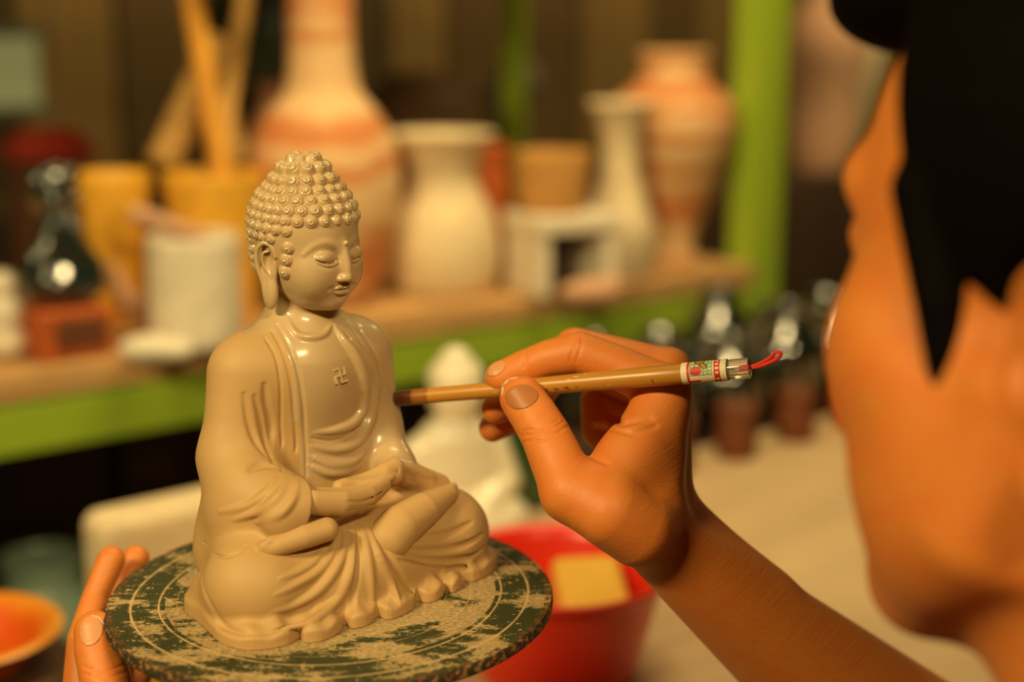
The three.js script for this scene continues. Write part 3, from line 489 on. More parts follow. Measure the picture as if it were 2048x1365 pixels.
// head, in its own axes (centimetres): 0 at eye height between the ears, z to the face
const faceBase = [
  egg([0, 0.85, -0.25], [2.12, 2.2, 2.35], 0.5),
  egg([0, -0.45, 0.4], [1.88, 2.1, 1.95], 0.6),
  egg([0, -1.35, 0.75], [1.42, 1.15, 1.35], 0.5),
  ...both((s) => egg([s * 0.92, -0.75, 1.3], [0.85, 0.95, 0.85], 0.6)),
  egg([0, -2.0, 1.72], [0.5, 0.42, 0.42], 0.45), egg([0, -1.85, 0.7], [1.2, 0.65, 1.05], 0.4),
];
const front = (x, y, ops = faceBase) => march(ops, [x, y, 6], [0, 0, -1])[2];
const onFace = (pts, lift, ops) => pts.map(([x, y]) => [x, y, front(x, y, ops) + lift]);
const face1 = [...faceBase,
  ...both((s) => egg([s * 0.82, 0.08, front(s * 0.82, 0.05) + 0.14], [0.62, 0.36, 0.3], 0.28, 'cut')),
  rope([[0, 0.55, front(0, 0.55) - 0.1], [0, 0.1, front(0, 0) + 0.02], [0, -0.4, front(0, -0.4) + 0.16], [0, -0.78, front(0, -0.78) + 0.24]], 0.22, 0.3, 'add', 0.75),
  egg([0, -0.82, front(0, -0.8) + 0.22], [0.24, 0.2, 0.22], 0.14),
  ...both((s) => egg([s * 0.25, -0.88, front(s * 0.25, -0.88) + 0.06], [0.18, 0.15, 0.2], 0.12)),
];
const faceOps = [...face1,
  ...both((s) => rope(onFace([[s * 0.16, 0.3], [s * 0.38, 0.58], [s * 0.85, 0.72], [s * 1.3, 0.55], [s * 1.62, 0.2]], -0.03), 0.09, 0.16, 'add', 0.4)),
  ...both((s) => egg([s * 0.82, 0.05, front(s * 0.82, 0.05) - 0.27], [0.56, 0.32, 0.36], 0.07)),
  ...both((s) => rope([[s * 0.3, -0.1, 0], [s * 0.6, -0.17, 0], [s * 0.9, -0.17, 0], [s * 1.32, -0.02, 0]].map(([x, y]) => [x, y, front(x, y) + 0.03]), 0.075, 0.03, 'cut', 0.5)),
  ...both((s) => rope([[s * 0.32, -0.16], [s * 0.6, -0.25], [s * 0.95, -0.25], [s * 1.3, -0.1]].map(([x, y]) => [x, y, front(x, y) - 0.03]), 0.055, 0.06, 'add', 0.5)),
  ...both((s) => rope([[s * 0.3, 0.1], [s * 0.6, 0.32], [s * 0.95, 0.32], [s * 1.35, 0.05]].map(([x, y]) => [x, y, front(x, y) - 0.06]), 0.035, 0.05, 'cut', 0.5)),
  rope(onFace([[-0.5, -1.37], [-0.22, -1.28], [0, -1.32], [0.22, -1.28], [0.5, -1.37]], 0.03), 0.1, 0.08, 'add', 0.3),
  rope(onFace([[-0.4, -1.5], [-0.15, -1.56], [0.15, -1.56], [0.4, -1.5]], 0.03), 0.11, 0.1, 'add', 0.4),
  rope(onFace([[-0.6, -1.36], [-0.25, -1.43], [0, -1.42], [0.25, -1.43], [0.6, -1.36]], 0.09), 0.035, 0.06, 'cut', 0.6),
  egg([0, -1.78, front(0, -1.78) + 0.1], [0.35, 0.1, 0.14], 0.15, 'cut'),
  ...both((s) => egg([s * 0.68, -1.36, front(s * 0.68, -1.36) + 0.04], [0.1, 0.1, 0.1], 0.15, 'cut')),
  egg([0, -1.1, front(0, -1.1) + 0.05], [0.07, 0.2, 0.07], 0.1, 'cut'),
  ...both((s) => egg([s * 0.12, -1.0, front(s * 0.12, -1.0) + 0.12], [0.06, 0.05, 0.1], 0.05, 'cut')),
];
const earOps = (s) => [
  egg([s * 2.0, -0.75, -0.25], [0.22, 1.2, 0.46], 0.1, 'add', [0, s * -12, 0]),
  egg([s * 2.0, -1.85, -0.12], [0.27, 0.68, 0.4], 0.2),
  egg([s * 2.26, -0.35, -0.12], [0.2, 0.66, 0.25], 0.1, 'cut', [0, s * -12, 0]),
  rope([[s * 2.1, -0.1, 0.22], [s * 2.2, 0.35, 0.05], [s * 2.32, 0.45, -0.3], [s * 2.4, 0.1, -0.62], [s * 2.36, -0.6, -0.62], [s * 2.24, -1.3, -0.4], [s * 2.18, -1.9, -0.3]], 0.11, 0.08, 'add', 0.7),
  rope([[s * 2.2, 0.1, -0.1], [s * 2.3, 0.0, -0.32], [s * 2.25, -0.5, -0.38], [s * 2.12, -0.95, -0.1]], 0.07, 0.08, 'add', 0.6),
];
const skullOps = [egg([0, 1.05, -0.3], [2.24, 2.3, 2.45], 0.4), egg([0, -0.3, -0.9], [1.85, 1.6, 1.7], 0.4), egg([0, 3.0, -0.35], [1.2, 1.1, 1.25], 0.6)];
const curlOps = [egg([0, 0, -0.05], [0.27, 0.27, 0.3], 0.05), egg([0, 0, -0.12], [0.36, 0.36, 0.14], 0.14),
  rope([...Array(13)].map((_, i) => { const a = i * 0.85, r = 0.215 - 0.0165 * i; return [r * cos(a), r * sin(a), -0.05 + 0.3 * sqrt(max(0, 1 - (r / 0.27) ** 2)) + 0.005]; }), 0.03, 0.03, 'cut', 0.8)];
const claySpeck = texture(256, 256, (u, v) => { const n = fbm(u, v, 40, 3, 3) * 0.6 + fbm(u, v, 9, 3, 8) * 0.4; return [n * 255, n * 255, n * 255]; });
const clay = std({ color: lin(0.5, 0.31, 0.125), roughness: 0.6, bumpMap: claySpeck, bumpScale: 0.00008 });
const wetClay = phys({ color: lin(0.52, 0.365, 0.19), roughness: 0.45, clearcoat: 0.6, clearcoatRoughness: 0.14 });
const statue = thing('clay_statue', 'unfired clay statue of a seated meditating figure with snail-shell curls', 'statue', STATUE_AT.toArray(), STATUE_TURN);
const foldOps = folds.map(([mode, r, k, pts]) => rope(pts, r, k, mode, mode === 'add' ? 0.1 : 0.08, 5));
{
  // the upper body has just been brushed with slip and is still glossy, the lower robe is dry
  const g = sdfMesh([...bodyOps, ...hemOps, ...foldOps, cuffCut, floorCut], 0.075, 0.01), p = g.attributes.position, wet = [], dry = [], ix = g.index.array;
  for (let i = 0; i < ix.length; i += 3) {
    const x = p.getX(ix[i]) * 100, y = p.getY(ix[i]) * 100, z = p.getZ(ix[i]) * 100;
    (y > 8.0 - 1.4 * clamp(z + 3, 0, 2) * (x > -1.6 ? 1 : 0) + (x < -1.9 ? 4 : 0) + 0.5 * noise3.noise(x * 0.6, y * 0.6, z * 0.6) ? wet : dry).push(ix[i], ix[i + 1], ix[i + 2]);
  }
  const split = (list) => { const h = new THREE.BufferGeometry(); for (const k of ['position', 'normal', 'uv']) h.setAttribute(k, g.attributes[k]); h.setIndex(list); return h; };
  part('robe', split(dry), clay, statue, 'dry draped robe with folds and a scalloped hem');
  part('chest', split(wet), wetClay, statue, 'chest and shoulders glossy with fresh slip');
}
// feet resting sole up on the opposite thighs, hands laid in the lap
part('foot', sdfMesh([chain([[-5.11, 3.41, 1.1, 0.4], [-4.44, 3.66, 1.6, 0.46], [-3.45, 3.94, 2.0, 0.53], [-2.5, 4.07, 2.2, 0.52]], 0.2), egg([-5.31, 3.3, 1.15], [0.34, 0.27, 0.27], 0.12), egg([-4.98, 3.7, 1.35], [0.32, 0.25, 0.25], 0.12), egg([-4.75, 3.93, 1.5], [0.28, 0.2, 0.2], 0.12)], 0.07, 0.01), clay, statue, 'foot sole up on the near thigh');
part('foot', sdfMesh([chain([[0.7, 2.9, 2.2, 1.0], [1.3, 3.3, 2.15, 0.98], [2.76, 3.65, 1.9, 0.8], [4.6, 3.85, 1.35, 0.48]], 0.2), egg([4.95, 4.12, 1.2], [0.3, 0.2, 0.24], 0.1), egg([5.08, 3.8, 1.2], [0.3, 0.2, 0.24], 0.1), egg([5.12, 3.5, 1.2], [0.26, 0.17, 0.22], 0.1)], 0.07, 0.01), clay, statue, 'foot sole up on the far thigh');
part('hand', sdfMesh([chain([[-2.64, 5.2, 1.4, 0.72], [-1.51, 4.98, 1.7, 0.74], [-0.15, 4.9, 1.6, 0.62], [1.05, 5.05, 1.2, 0.42]], 0.3), egg([-0.9, 6.05, 1.0], [2.6, 0.62, 1.5], 0.06, 'cut', [10, 0, -4]),
  rope([[-1.67, 5.2, 2.45], [-0.72, 4.95, 2.35], [0.6, 5.0, 1.85]], 0.05, 0.08, 'cut'), rope([[-1.94, 4.8, 2.5], [-0.53, 4.55, 2.25], [1.01, 4.78, 1.7]], 0.05, 0.08, 'cut')], 0.06, 0.01), clay, statue, 'upturned hand with closed fingers');
part('hand', sdfMesh([chain([[2.2, 5.4, 0.5, 0.5], [1.2, 5.3, 0.75, 0.42], [0.2, 5.3, 0.85, 0.38], [-1.0, 5.3, 0.95, 0.34]], 0.2), egg([0.7, 5.25, 0.95], [1.2, 0.3, 0.6], 0.2), egg([0.4, 5.9, 0.95], [1.1, 0.42, 0.5], 0.2, 'cut')], 0.06, 0.01), clay, statue, 'palm resting on the other hand');
// raised emblem on the chest: a cross with its four arms bent
{
  const bars = [[0, 0, 0.11, 0.72], [0, 0, 0.62, 0.11], [-0.16, 0.31, 0.3, 0.11], [0.16, -0.31, 0.3, 0.11], [0.28, 0.17, 0.11, 0.3], [-0.28, -0.17, 0.11, 0.3]].map(([x, y, w, h]) => moved(rbox(w * 0.01, h * 0.01, 0.0016, 0.0004), x * 0.01, y * 0.01, 0));
  const e = part('chest_emblem', mergeGeometries(bars), wetClay, statue, 'small raised emblem');
  const p = march(bodyOps, [0.2, 9.83, 8], [0, 0, -1]);
  e.position.set(p[0] * 0.01, p[1] * 0.01, p[2] * 0.01); e.rotation.set(rad(-14), rad(2), rad(8));
}
// head
const head = part('head', sdfMesh([...faceOps, ...skullOps.slice(0, 2)], 0.045, 0.01), wetClay, statue, 'serene face with lowered eyelids, wet with slip');
head.position.set(0, 0.153, -0.0265); head.rotation.set(rad(5), rad(11), 0, 'YXZ');
for (const s of [-1, 1]) part('ear', sdfMesh(earOps(s), 0.045, 0.01), wetClay, head, 'long-lobed ear');
const hair = part('hair', sdfMesh(skullOps, 0.1, 0.01), wetClay, head);
hair.scale.setScalar(0.99);
const curlShape = sdfMesh(curlOps, 0.045, 0.01);
{
  const rnd = random(5), C = [0, 0.75, -0.45], rows = 15;
  for (let r = 0; r < rows; r++) {
    const el = -62 + r * 10.2;                       // degrees above the centre of the skull
    const probe = march(skullOps, C.map((c, i) => c + [0, sin(rad(el)), cos(rad(el))][i] * 8), [0, -sin(rad(el)), -cos(rad(el))]);
    const ring = hypot(probe[0] - C[0], probe[2] - C[2]), n = max(1, Math.round(2 * PI * ring / 0.58));
    for (let i = 0; i < n; i++) {
      const az = (i + (r % 2) * 0.5) / n * 360 - 180, d = [sin(rad(az)) * cos(rad(el)), sin(rad(el)), cos(rad(az)) * cos(rad(el))];
      const p = march(skullOps, C.map((c, k) => c + d[k] * 8), d.map((v) => -v));
      if (!p) continue;
      const a = abs(az), low = a < 52 ? 1.68 - a * 0.006 : a < 66 ? 0.85 : a < 112 ? 0.55 : -1.75;
      if (p[1] < low) continue;
      const e = 0.05, g = new THREE.Vector3(...[0, 1, 2].map((k) => { const u = p.slice(), w = p.slice(); u[k] += e; w[k] -= e; return evalOps(skullOps, ...u) - evalOps(skullOps, ...w); })).normalize();
      const m = part('hair_curl', curlShape, wetClay, hair);
      m.position.set(p[0] * 0.01, p[1] * 0.01, p[2] * 0.01);
      m.quaternion.setFromUnitVectors(new THREE.Vector3(0, 0, 1), g).multiply(new THREE.Quaternion().setFromAxisAngle(new THREE.Vector3(0, 0, 1), rnd() * 6.28));
      m.scale.setScalar(1.04 + rnd() * 0.2);
    }
  }
}
for (const s of [-1, 1]) for (const [az, y] of [[66, 0.42], [68, -0.12], [70, -0.66]]) {   // side locks hanging in front of the ears
  const d = [s * sin(rad(az)), 0, cos(rad(az))], p = march(faceOps, [d[0] * 6, y, d[2] * 6], [-d[0], 0, -d[2]]);
  const m = part('hair_curl', curlShape, wetClay, hair); m.position.set(p[0] * 0.0101, p[1] * 0.0101, p[2] * 0.0101); m.quaternion.setFromUnitVectors(new THREE.Vector3(0, 0, 1), new THREE.Vector3(...d)); m.scale.setScalar(1.2);
}
const urna = part('forehead_dot', new THREE.SphereGeometry(0.0013, 20, 14), wetClay, head); urna.position.set(0, 0.0066, (front(0, 0.66, faceOps) + 0.02) * 0.01);
// ---------- round painted board under the statue ----------
const PLATE_AT = new THREE.Vector3(-0.0811, 0.9808, -0.602), PLATE_R = 0.0995;
{
  const N = 1280, rings = [[0.886, 0.0085], [0.765, 0.0075], [0.63, 0.003], [0.52, 0.003], [0.4, 0.0035], [0.69, 0.002]];
  const n2 = (u, v, s) => noise3.noise(u, v, s);
  const paint = (u, v) => {
    const x = (u - 0.5) * 2, y = (v - 0.5) * 2, r = hypot(x, y), a = Math.atan2(y, x);
    const grain = n2(x * 60, y * 60, 3) * 0.5 + n2(x * 140, y * 140, 7) * 0.3;
    let c = [48 + grain * 14, 52 + grain * 14, 16 + grain * 8];
    // dried clay smeared with a knife: streaks along x, thicker towards the middle
    const smear = n2(x * 3.4 + 3, y * 5, 1) * 1.3 + n2(x * 9, y * 20, 5) * 0.6 + n2(x * 34, y * 60, 9) * 0.4 + n2(x * 90, y * 120, 2) * 0.3;
    const bias = r < 0.74 ? 0.55 + 0.25 * y + 0.2 * x : r < 0.9 ? -0.12 : -0.26;
    const t = clamp((smear + bias) * 3.2 + 0.35, 0, 1);
    const fleck = n2(x * 22, y * 44, 21) + n2(x * 70, y * 110, 23) * 0.6 > 0.58 ? 0.85 : 0;
    const m = max(t * (0.72 + 0.28 * n2(x * 50, y * 90, 31)), fleck);
    const clayC = [208 + grain * 24, 174 + grain * 22, 128 + grain * 18];
    c = c.map((q, i) => q + (clayC[i] - q) * m);
    // bare wood where the paint is worn at the rim
    if (r > 0.965 && n2(x * 30, y * 30, 41) + n2(x * 90, y * 90, 43) > 0.05) c = [96, 58, 26];
    for (const [R, w] of rings) { const wob = R + 0.006 * n2(cos(a) * 2, sin(a) * 2, R * 50), k = clamp(1 - abs(r - wob) / w, 0, 1) * (0.75 + 0.4 * n2(cos(a) * 12, sin(a) * 12, R * 9)); if (k > 0) c = c.map((q, i) => q + ([196, 164, 116][i] - q) * clamp(k * 1.6, 0, 1)); }
    return c;
  };
  const top = texture(N, N, paint, true);
  const px = top.image.data, relief = texture(640, 640, (u, v) => { const i = (floor(v * N) * N + floor(u * N)) * 4, g = (px[i] + px[i + 1]) * 0.5; return [g, g, g]; });
  const rimTex = texture(1024, 64, (u, v) => {
    const x = cos(u * 2 * PI) * 12, z = sin(u * 2 * PI) * 12, n = n2(x * 3, z * 3, v * 3) + n2(x * 9, z * 9, v * 7) * 0.7;
    const c = n > 0.35 ? [150, 112, 66] : n > 0.05 ? [104, 66, 30] : n < -0.3 ? [46, 52, 22] : [44, 30, 16];
    return c;
  }, true);
  const board = thing('round_board', 'round green painted board smeared with dried clay and scribed with rings, under the clay statue', 'board', PLATE_AT.toArray());
  const face = new THREE.CircleGeometry(PLATE_R - 0.0006, 128); face.rotateX(-PI / 2);
  const under = new THREE.CircleGeometry(PLATE_R - 0.0008, 96); under.rotateX(PI / 2); under.translate(0, -0.0056, 0);
  const P = face.attributes.position, U = face.attributes.uv;
  for (let i = 0; i < P.count; i++) U.setXY(i, 0.5 + P.getX(i) / PLATE_R / 2, 0.5 - P.getZ(i) / PLATE_R / 2);
  part('painted_face', face, std({ map: top, roughness: 0.72, bumpMap: relief, bumpScale: 0.00018 }), board, 'green face with clay smears and scribed circles');
  part('underside', under, std({ color: 0x2a2418, roughness: 0.8 }), board);
  const rim = lathePoly([[PLATE_R - 0.0008, -0.0056], [PLATE_R, -0.0048], [PLATE_R + 0.0002, -0.003], [PLATE_R, -0.0008], [PLATE_R - 0.0006, 0]], 160);
  part('rim', rim, std({ map: rimTex, roughness: 0.8 }), board, 'worn wooden rim');
}
// ---------- the potter ----------
const skinTex = texture(512, 512, (u, v) => { const n = fbm(u, v, 90, 2, 2) * 0.55 + fbm(u, v, 26, 3, 6) * 0.45; return [n * 255, n * 255, n * 255]; });
const skinTone = texture(256, 256, (u, v) => { const n = fbm(u, v, 7, 4, 11) - 0.5, m = fbm(u, v, 40, 2, 14) - 0.5; return [255 - 8 * abs(m), 236 + n * 44 + m * 12, 226 + n * 40]; }, true);
const skin = phys({ color: lin(0.66, 0.235, 0.042), map: skinTone, roughness: 0.52, bumpMap: skinTex, bumpScale: 0.00022, sheen: 0.15, sheenRoughness: 0.6, sheenColor: lin(1, 0.6, 0.4) });
const nailMat = std({ color: lin(0.4, 0.145, 0.04), roughness: 0.42 }), paleNail = std({ color: lin(0.62, 0.27, 0.11), roughness: 0.45 });
const J = (px, py, d, r) => { const p = at(px, py, d); return [p.x * 100, p.y * 100, p.z * 100, r]; };
const PERSON_AT = [0.3, 0, -0.25];
const person = thing('person', 'person in a dark shirt bent over the statue, brush in hand', 'person', PERSON_AT);
const own = (g) => g.translate(-PERSON_AT[0], -PERSON_AT[1], -PERSON_AT[2]);
const dense = (pts, n = 4) => pts.slice(1).flatMap((b, i) => [...Array(n)].map((_, j) => pts[i].map((v, c) => v + (b[c] - v) * j / n))).concat([pts[pts.length - 1]]);
const onSkin = (ops, pts) => dense(pts).map(([px, py]) => { const d = at(px, py, 1).sub(EYE).normalize(), h = march(ops, EYE.clone().multiplyScalar(100).toArray(), d.toArray(), 110); return h; }).filter(Boolean);
const groove = (ops, pts, r, k = 0.1) => { const q = onSkin(ops, pts); return q.length > 1 ? [rope(q, r, k, 'cut', 0.15)] : []; };

// right hand: joints from wrist to finger tips
const rightBase = [
  bone(J(1300, 1070, 0.628), 1.55, J(1870, 1545, 0.725), 4.3, 1.2), bone(J(1870, 1545, 0.725), 4.2, J(1960, 1620, 0.745), 4.0, 0.8), bone(J(1960, 1620, 0.745), 4.0, [34.5, 97, -46], 4.8, 2.5),
  bone(J(1345, 1035, 0.655), 1.45, J(1500, 1195, 0.668), 1.7, 1.2),
  chain([J(1305, 1010, 0.63, 1.35), J(1330, 780, 0.64, 1.15)], 1.3), chain([J(1325, 1000, 0.648, 1.35), J(1335, 745, 0.66, 1.15)], 0.8),
  chain([J(1330, 1005, 0.665, 1.3), J(1338, 790, 0.68, 1.1)], 0.8), chain([J(1325, 1020, 0.678, 1.2), J(1340, 850, 0.697, 1.05)], 0.8),
  chain([J(1275, 1060, 0.613, 1.6), J(1220, 1025, 0.607, 1.55), J(1142, 985, 0.612, 1.3)], 0.9),
  chain([J(1205, 985, 0.615, 1.35), J(1275, 890, 0.627, 1.3), J(1320, 810, 0.638, 1.1)], 0.8),
  egg(J(1262, 960, 0.628).slice(0, 3), [1.5, 2.2, 1.3], 0.9),
  chain([J(1142, 985, 0.612, 1.28), J(1092, 872, 0.624, 1.1), J(1070, 835, 0.629, 1.06), J(1044, 797, 0.634, 1.0)], 0.35),
  chain([J(1330, 778, 0.64, 1.1), J(1235, 735, 0.643, 1.0), J(1160, 706, 0.645, 0.97), J(1100, 717, 0.648, 0.86), J(1050, 736, 0.651, 0.82), J(1003, 755, 0.65, 0.74)], 0.3),
  chain([J(1335, 745, 0.66, 1.12), J(1150, 697, 0.668, 0.98), J(1055, 785, 0.672, 0.85), J(993, 818, 0.668, 0.72)], 0.25),
  chain([J(1338, 790, 0.68, 1.05), J(1130, 715, 0.69, 0.95), J(1040, 830, 0.69, 0.78), J(985, 857, 0.684, 0.66)], 0.2),
  chain([J(1340, 850, 0.697, 1.0), J(1196, 802, 0.7, 0.86), J(1194, 862, 0.695, 0.76), J(1222, 900, 0.688, 0.68)], 0.2),
];
const rightOps = [...rightBase,
  ...groove(rightBase, [[1042, 872], [1080, 868], [1130, 842]], 0.035), ...groove(rightBase, [[1048, 884], [1090, 880], [1138, 852]], 0.035), ...groove(rightBase, [[1046, 862], [1085, 858], [1128, 834]], 0.025),
  ...groove(rightBase, [[1222, 835], [1245, 848], [1300, 838]], 0.06, 0.3), ...groove(rightBase, [[1222, 858], [1265, 868], [1312, 852]], 0.05, 0.25), ...groove(rightBase, [[1168, 892], [1182, 912], [1215, 928]], 0.07, 0.25),
  ...groove(rightBase, [[1165, 672], [1160, 700], [1152, 725]], 0.025, 0.15), ...groove(rightBase, [[1150, 672], [1146, 700], [1140, 722]], 0.025, 0.15), ...groove(rightBase, [[1050, 704], [1052, 718], [1048, 735]], 0.025, 0.12),
];
const nail = (ops, c, r, turn, lift = 0.045) => {
  const f = egg(c, r, 0.05, 'add', turn);
  return sdfMesh([custom(f.b, (x, y, z) => (() => { const d = evalOps(ops, x, y, z); return max(d - lift, -d - 0.12, f.f(x, y, z)); })(), 0.04)], 0.05, 0.01);
};
// left hand: fingers reaching up behind the rim, thumb in front
const leftBase = [
  chain([J(190, 1264, 0.617, 0.9), J(196, 1300, 0.614, 1.0), J(214, 1370, 0.608, 1.08), J(238, 1500, 0.6, 1.35)], 0.3),
  chain([J(222, 1121, 0.668, 0.66), J(190, 1195, 0.66, 0.6), J(168, 1280, 0.65, 0.76), J(166, 1400, 0.642, 0.95), J(200, 1540, 0.63, 1.2)], 0.25),
  chain([J(272, 1119, 0.69, 0.66), J(235, 1200, 0.685, 0.66), J(205, 1300, 0.672, 0.8), J(215, 1420, 0.658, 1.0), J(235, 1560, 0.64, 1.2)], 0.25),
  chain([J(312, 1235, 0.69, 0.6), J(258, 1320, 0.68, 0.72), J(232, 1430, 0.665, 0.92), J(262, 1570, 0.645, 1.15)], 0.25),
  chain([J(300, 1310, 0.676, 0.55), J(258, 1390, 0.67, 0.66), J(248, 1480, 0.655, 0.88), J(290, 1580, 0.64, 1.05)], 0.25),
  egg(J(235, 1560, 0.622).slice(0, 3), [2.4, 2.6, 1.9], 0.9),
  chain([J(240, 1600, 0.61, 2.0), J(300, 1800, 0.56, 2.5), J(380, 2300, 0.43, 3.7), J(480, 2700, 0.38, 4.0), [5, 93, -21, 4.3], [14, 97, -16, 4.8]], 1.2),
];
const leftOps = [...leftBase, ...groove(leftBase, [[166, 1335], [205, 1345], [252, 1330]], 0.03), ...groove(leftBase, [[168, 1350], [210, 1358], [255, 1345]], 0.025)];
// head: own axes in centimetres, 0 between the ears, z to the face, x to its left
const headBase = [
  egg([0, 5.0, -1.2], [7.5, 8.0, 9.4], 2), egg([0, 1.5, 3.6], [6.4, 8.2, 5.6], 2), 
  ...both((s) => egg([s * 4.6, -1.2, 5.2], [2.4, 2.6, 2.9], 1.6)),
  ...both((s) => chain([[s * 5.7, -2.5, 0.8, 1.5], [s * 5.4, -6.2, 2.4, 1.6], [s * 2.6, -8.8, 6.4, 1.6]], 1.8)),
  egg([0, -6.5, 5.2], [4.3, 4.0, 3.7], 1.8), egg([0, -8.7, 7.0], [2.0, 1.6, 1.5], 1.4), ...both((s) => egg([s * 4.3, -4.6, 4.2], [2.4, 3.8, 3.2], 1.8)),
  rope([[-4.6, 4.0, 7.2], [-2, 4.5, 8.9], [0, 4.0, 9.0], [2, 4.5, 8.9], [4.6, 4.0, 7.2]], 0.9, 1.2, 'add', 0.6),
  ...both((s) => egg([s * 3.1, 2.3, 9.3], [1.9, 1.2, 1.3], 1.0, 'cut')), ...both((s) => egg([s * 3.1, 2.3, 7.5], [1.3, 1.1, 1.15], 0.3)),
  chain([[0, 3.4, 8.4, 0.7], [0, -0.6, 10.2, 0.85], [0, -1.7, 10.6, 1.0]], 0.7), ...both((s) => egg([s * 1.25, -2.0, 9.5], [0.8, 0.7, 0.9], 0.4)),
  rope([[-2.2, -5.1, 8.2], [-0.9, -4.7, 9.4], [0.9, -4.7, 9.4], [2.2, -5.1, 8.2]], 0.6, 0.4), rope([[-1.9, -5.6, 8.2], [0, -6.0, 9.3], [1.9, -5.6, 8.2]], 0.7, 0.4), rope([[-2.3, -5.3, 8.6], [0, -5.3, 9.9], [2.3, -5.3, 8.6]], 0.18, 0.2, 'cut'),
  chain([[0, -4, -2.5, 6.0], [0, -10, -3.5, 5.9], [0, -19, -5.5, 6.6]], 2.5), chain([[0, -7.5, 2.5, 3.4], [0, -12, -0.5, 4.5]], 2),
];
const headOps = [...headBase,
  ...both((s) => egg([s * 7.0, -1.6, -1.5], [0.7, 2.9, 1.7], 0.5, 'add', [0, s * -22, 0])), ...both((s) => egg([s * 7.7, -1.2, -1.3], [0.6, 1.7, 0.9], 0.3, 'cut', [0, s * -22, 0])), ...both((s) => egg([s * 6.9, -4.4, -0.9], [0.75, 1.0, 0.9], 0.4)),
  ...both((s) => rope([[s * 6.9, -1.2, 0.2], [s * 7.2, 0.8, -0.3], [s * 7.8, 1.1, -1.8], [s * 8.1, 0, -3.0], [s * 7.9, -2.1, -2.9], [s * 7.3, -4.0, -1.8]], 0.34, 0.3, 'add', 0.8)), ...both((s) => egg([s * 6.8, -2.0, 0.2], [0.5, 0.8, 0.45], 0.3)),
];
const hairLine = (x, y) => y > 10.6 ? 20 : y > 3 ? 4.1 + (y - 3) * 0.2 : y > -4.5 ? 2.9 + y * 0.4 : -3;   // hair lies behind this depth
const hairOps = [egg([0, 5.2, -1.4], [8.2, 8.7, 10.1], 1), egg([0, -1.5, -5.2], [6.6, 7.0, 5.2], 2),
  custom([-9, -10, -12, 9, 15, 12], (x, y, z) => max(z - hairLine(x, y), -y - 7.5), 0.5, 'keep'),
  ...both((s) => chain([[s * 8.2, -0.6, -1.0, 2.5], [s * 8.0, -3.5, -0.8, 2.7], [s * 7.4, -7, -0.4, 2.6]], 0.5, 'cut')),
  ...both((s) => chain([[s * 6.5, 3.5, 3.6, 0.9], [s * 6.6, 0.4, 2.9, 0.75], [s * 6.4, -2.6, 2.9, 0.3]], 0.4)),
  egg([0, 12.0, 5.2], [5.4, 2.6, 4.6], 1.2), egg([3.0, 9.7, 6.7], [2.8, 1.7, 2.5], 0.6)];
{
  const rnd = random(11);
  for (let i = 0; i < 70; i++) {   // locks combed forwards from the crown
    const a = (rnd() * 2 - 1) * 2.6, p = [[0, 12.6, -5], [4 * sin(a), 12.8 - abs(sin(a)) * 1.2, -5 + 4 * cos(a)], [7 * sin(a), 10.6 - abs(sin(a)) * 2.0, -3.5 + 7.2 * cos(a)], [8.2 * sin(a), 6.5 - abs(sin(a)) * 1.5 + rnd() * 3, -2.4 + 9.5 * cos(a)]];
    if (cos(a) > 0.35) p[3][1] += 4;
    hairOps.push(rope(p.map((q) => q.map((v) => v + (rnd() - 0.5) * 0.8)), 0.42 + rnd() * 0.3, 0.25, 'add', 0.3, 3));
  }
}
const HEAD_TURN = 180 + 36, HEAD_AT = [19.0, 114.9, -40.6];
const headMatrix = new THREE.Matrix4().compose(new THREE.Vector3(...HEAD_AT).multiplyScalar(0.01), new THREE.Quaternion().setFromAxisAngle(new THREE.Vector3(0, 0, 1), rad(-7)).multiply(new THREE.Quaternion().setFromEuler(new THREE.Euler(rad(12), rad(HEAD_TURN), 0, 'YXZ'))), new THREE.Vector3(1, 1, 1));
const headGeo = sdfMesh(headOps, 0.22, 0.01).applyMatrix4(headMatrix);
const body = part('body', own(mergeGeometries([sdfMesh(rightOps, 0.12, 0.01), sdfMesh(leftOps, 0.12, 0.01), headGeo])), skin, person, 'bare skin of face, neck, arms and hands');
part('hair', own(sdfMesh(hairOps, 0.22, 0.01).applyMatrix4(headMatrix)), phys({ color: lin(0.0024, 0.0014, 0.0008), roughness: 0.8, specularIntensity: 0.1 }), person, 'short black hair');
part('thumb_nail', own(nail(rightOps, J(1042, 794, 0.624).slice(0, 3), [0.76, 0.52, 0.8], [0, 0, 8])), nailMat, person, 'thumb nail edged with pale slip');
part('finger_nail', own(nail(rightOps, J(992, 737, 0.644).slice(0, 3), [0.5, 0.28, 0.6], [0, 0, 35])), paleNail, person);
part('thumb_nail', own(nail(leftOps, J(182, 1263, 0.609).slice(0, 3), [0.5, 0.7, 0.7], [0, 0, 12])), paleNail, person);
const slipMat = std({ color: lin(0.62, 0.5, 0.34), roughness: 0.7 });
const dab = (ops, pts, r) => own(sdfMesh([rope(onSkin(ops, pts), r, 0.05, 'add', 0.3)], 0.03, 0.01));
part('dried_slip', dab(rightOps, [[1017, 806], [1038, 816], [1060, 809], [1074, 796]], 0.035), slipMat, person, 'dried slip along the thumb nail');
part('dried_slip', dab(rightOps, [[1004, 792], [1006, 772], [1018, 760], [1036, 755]], 0.06), slipMat, person, 'dried slip on the tip of the thumb');
part('dried_slip', dab(leftOps, [[170, 1244], [184, 1233], [199, 1237], [210, 1252]], 0.05), slipMat, person, 'dried slip on the tip of the other thumb');
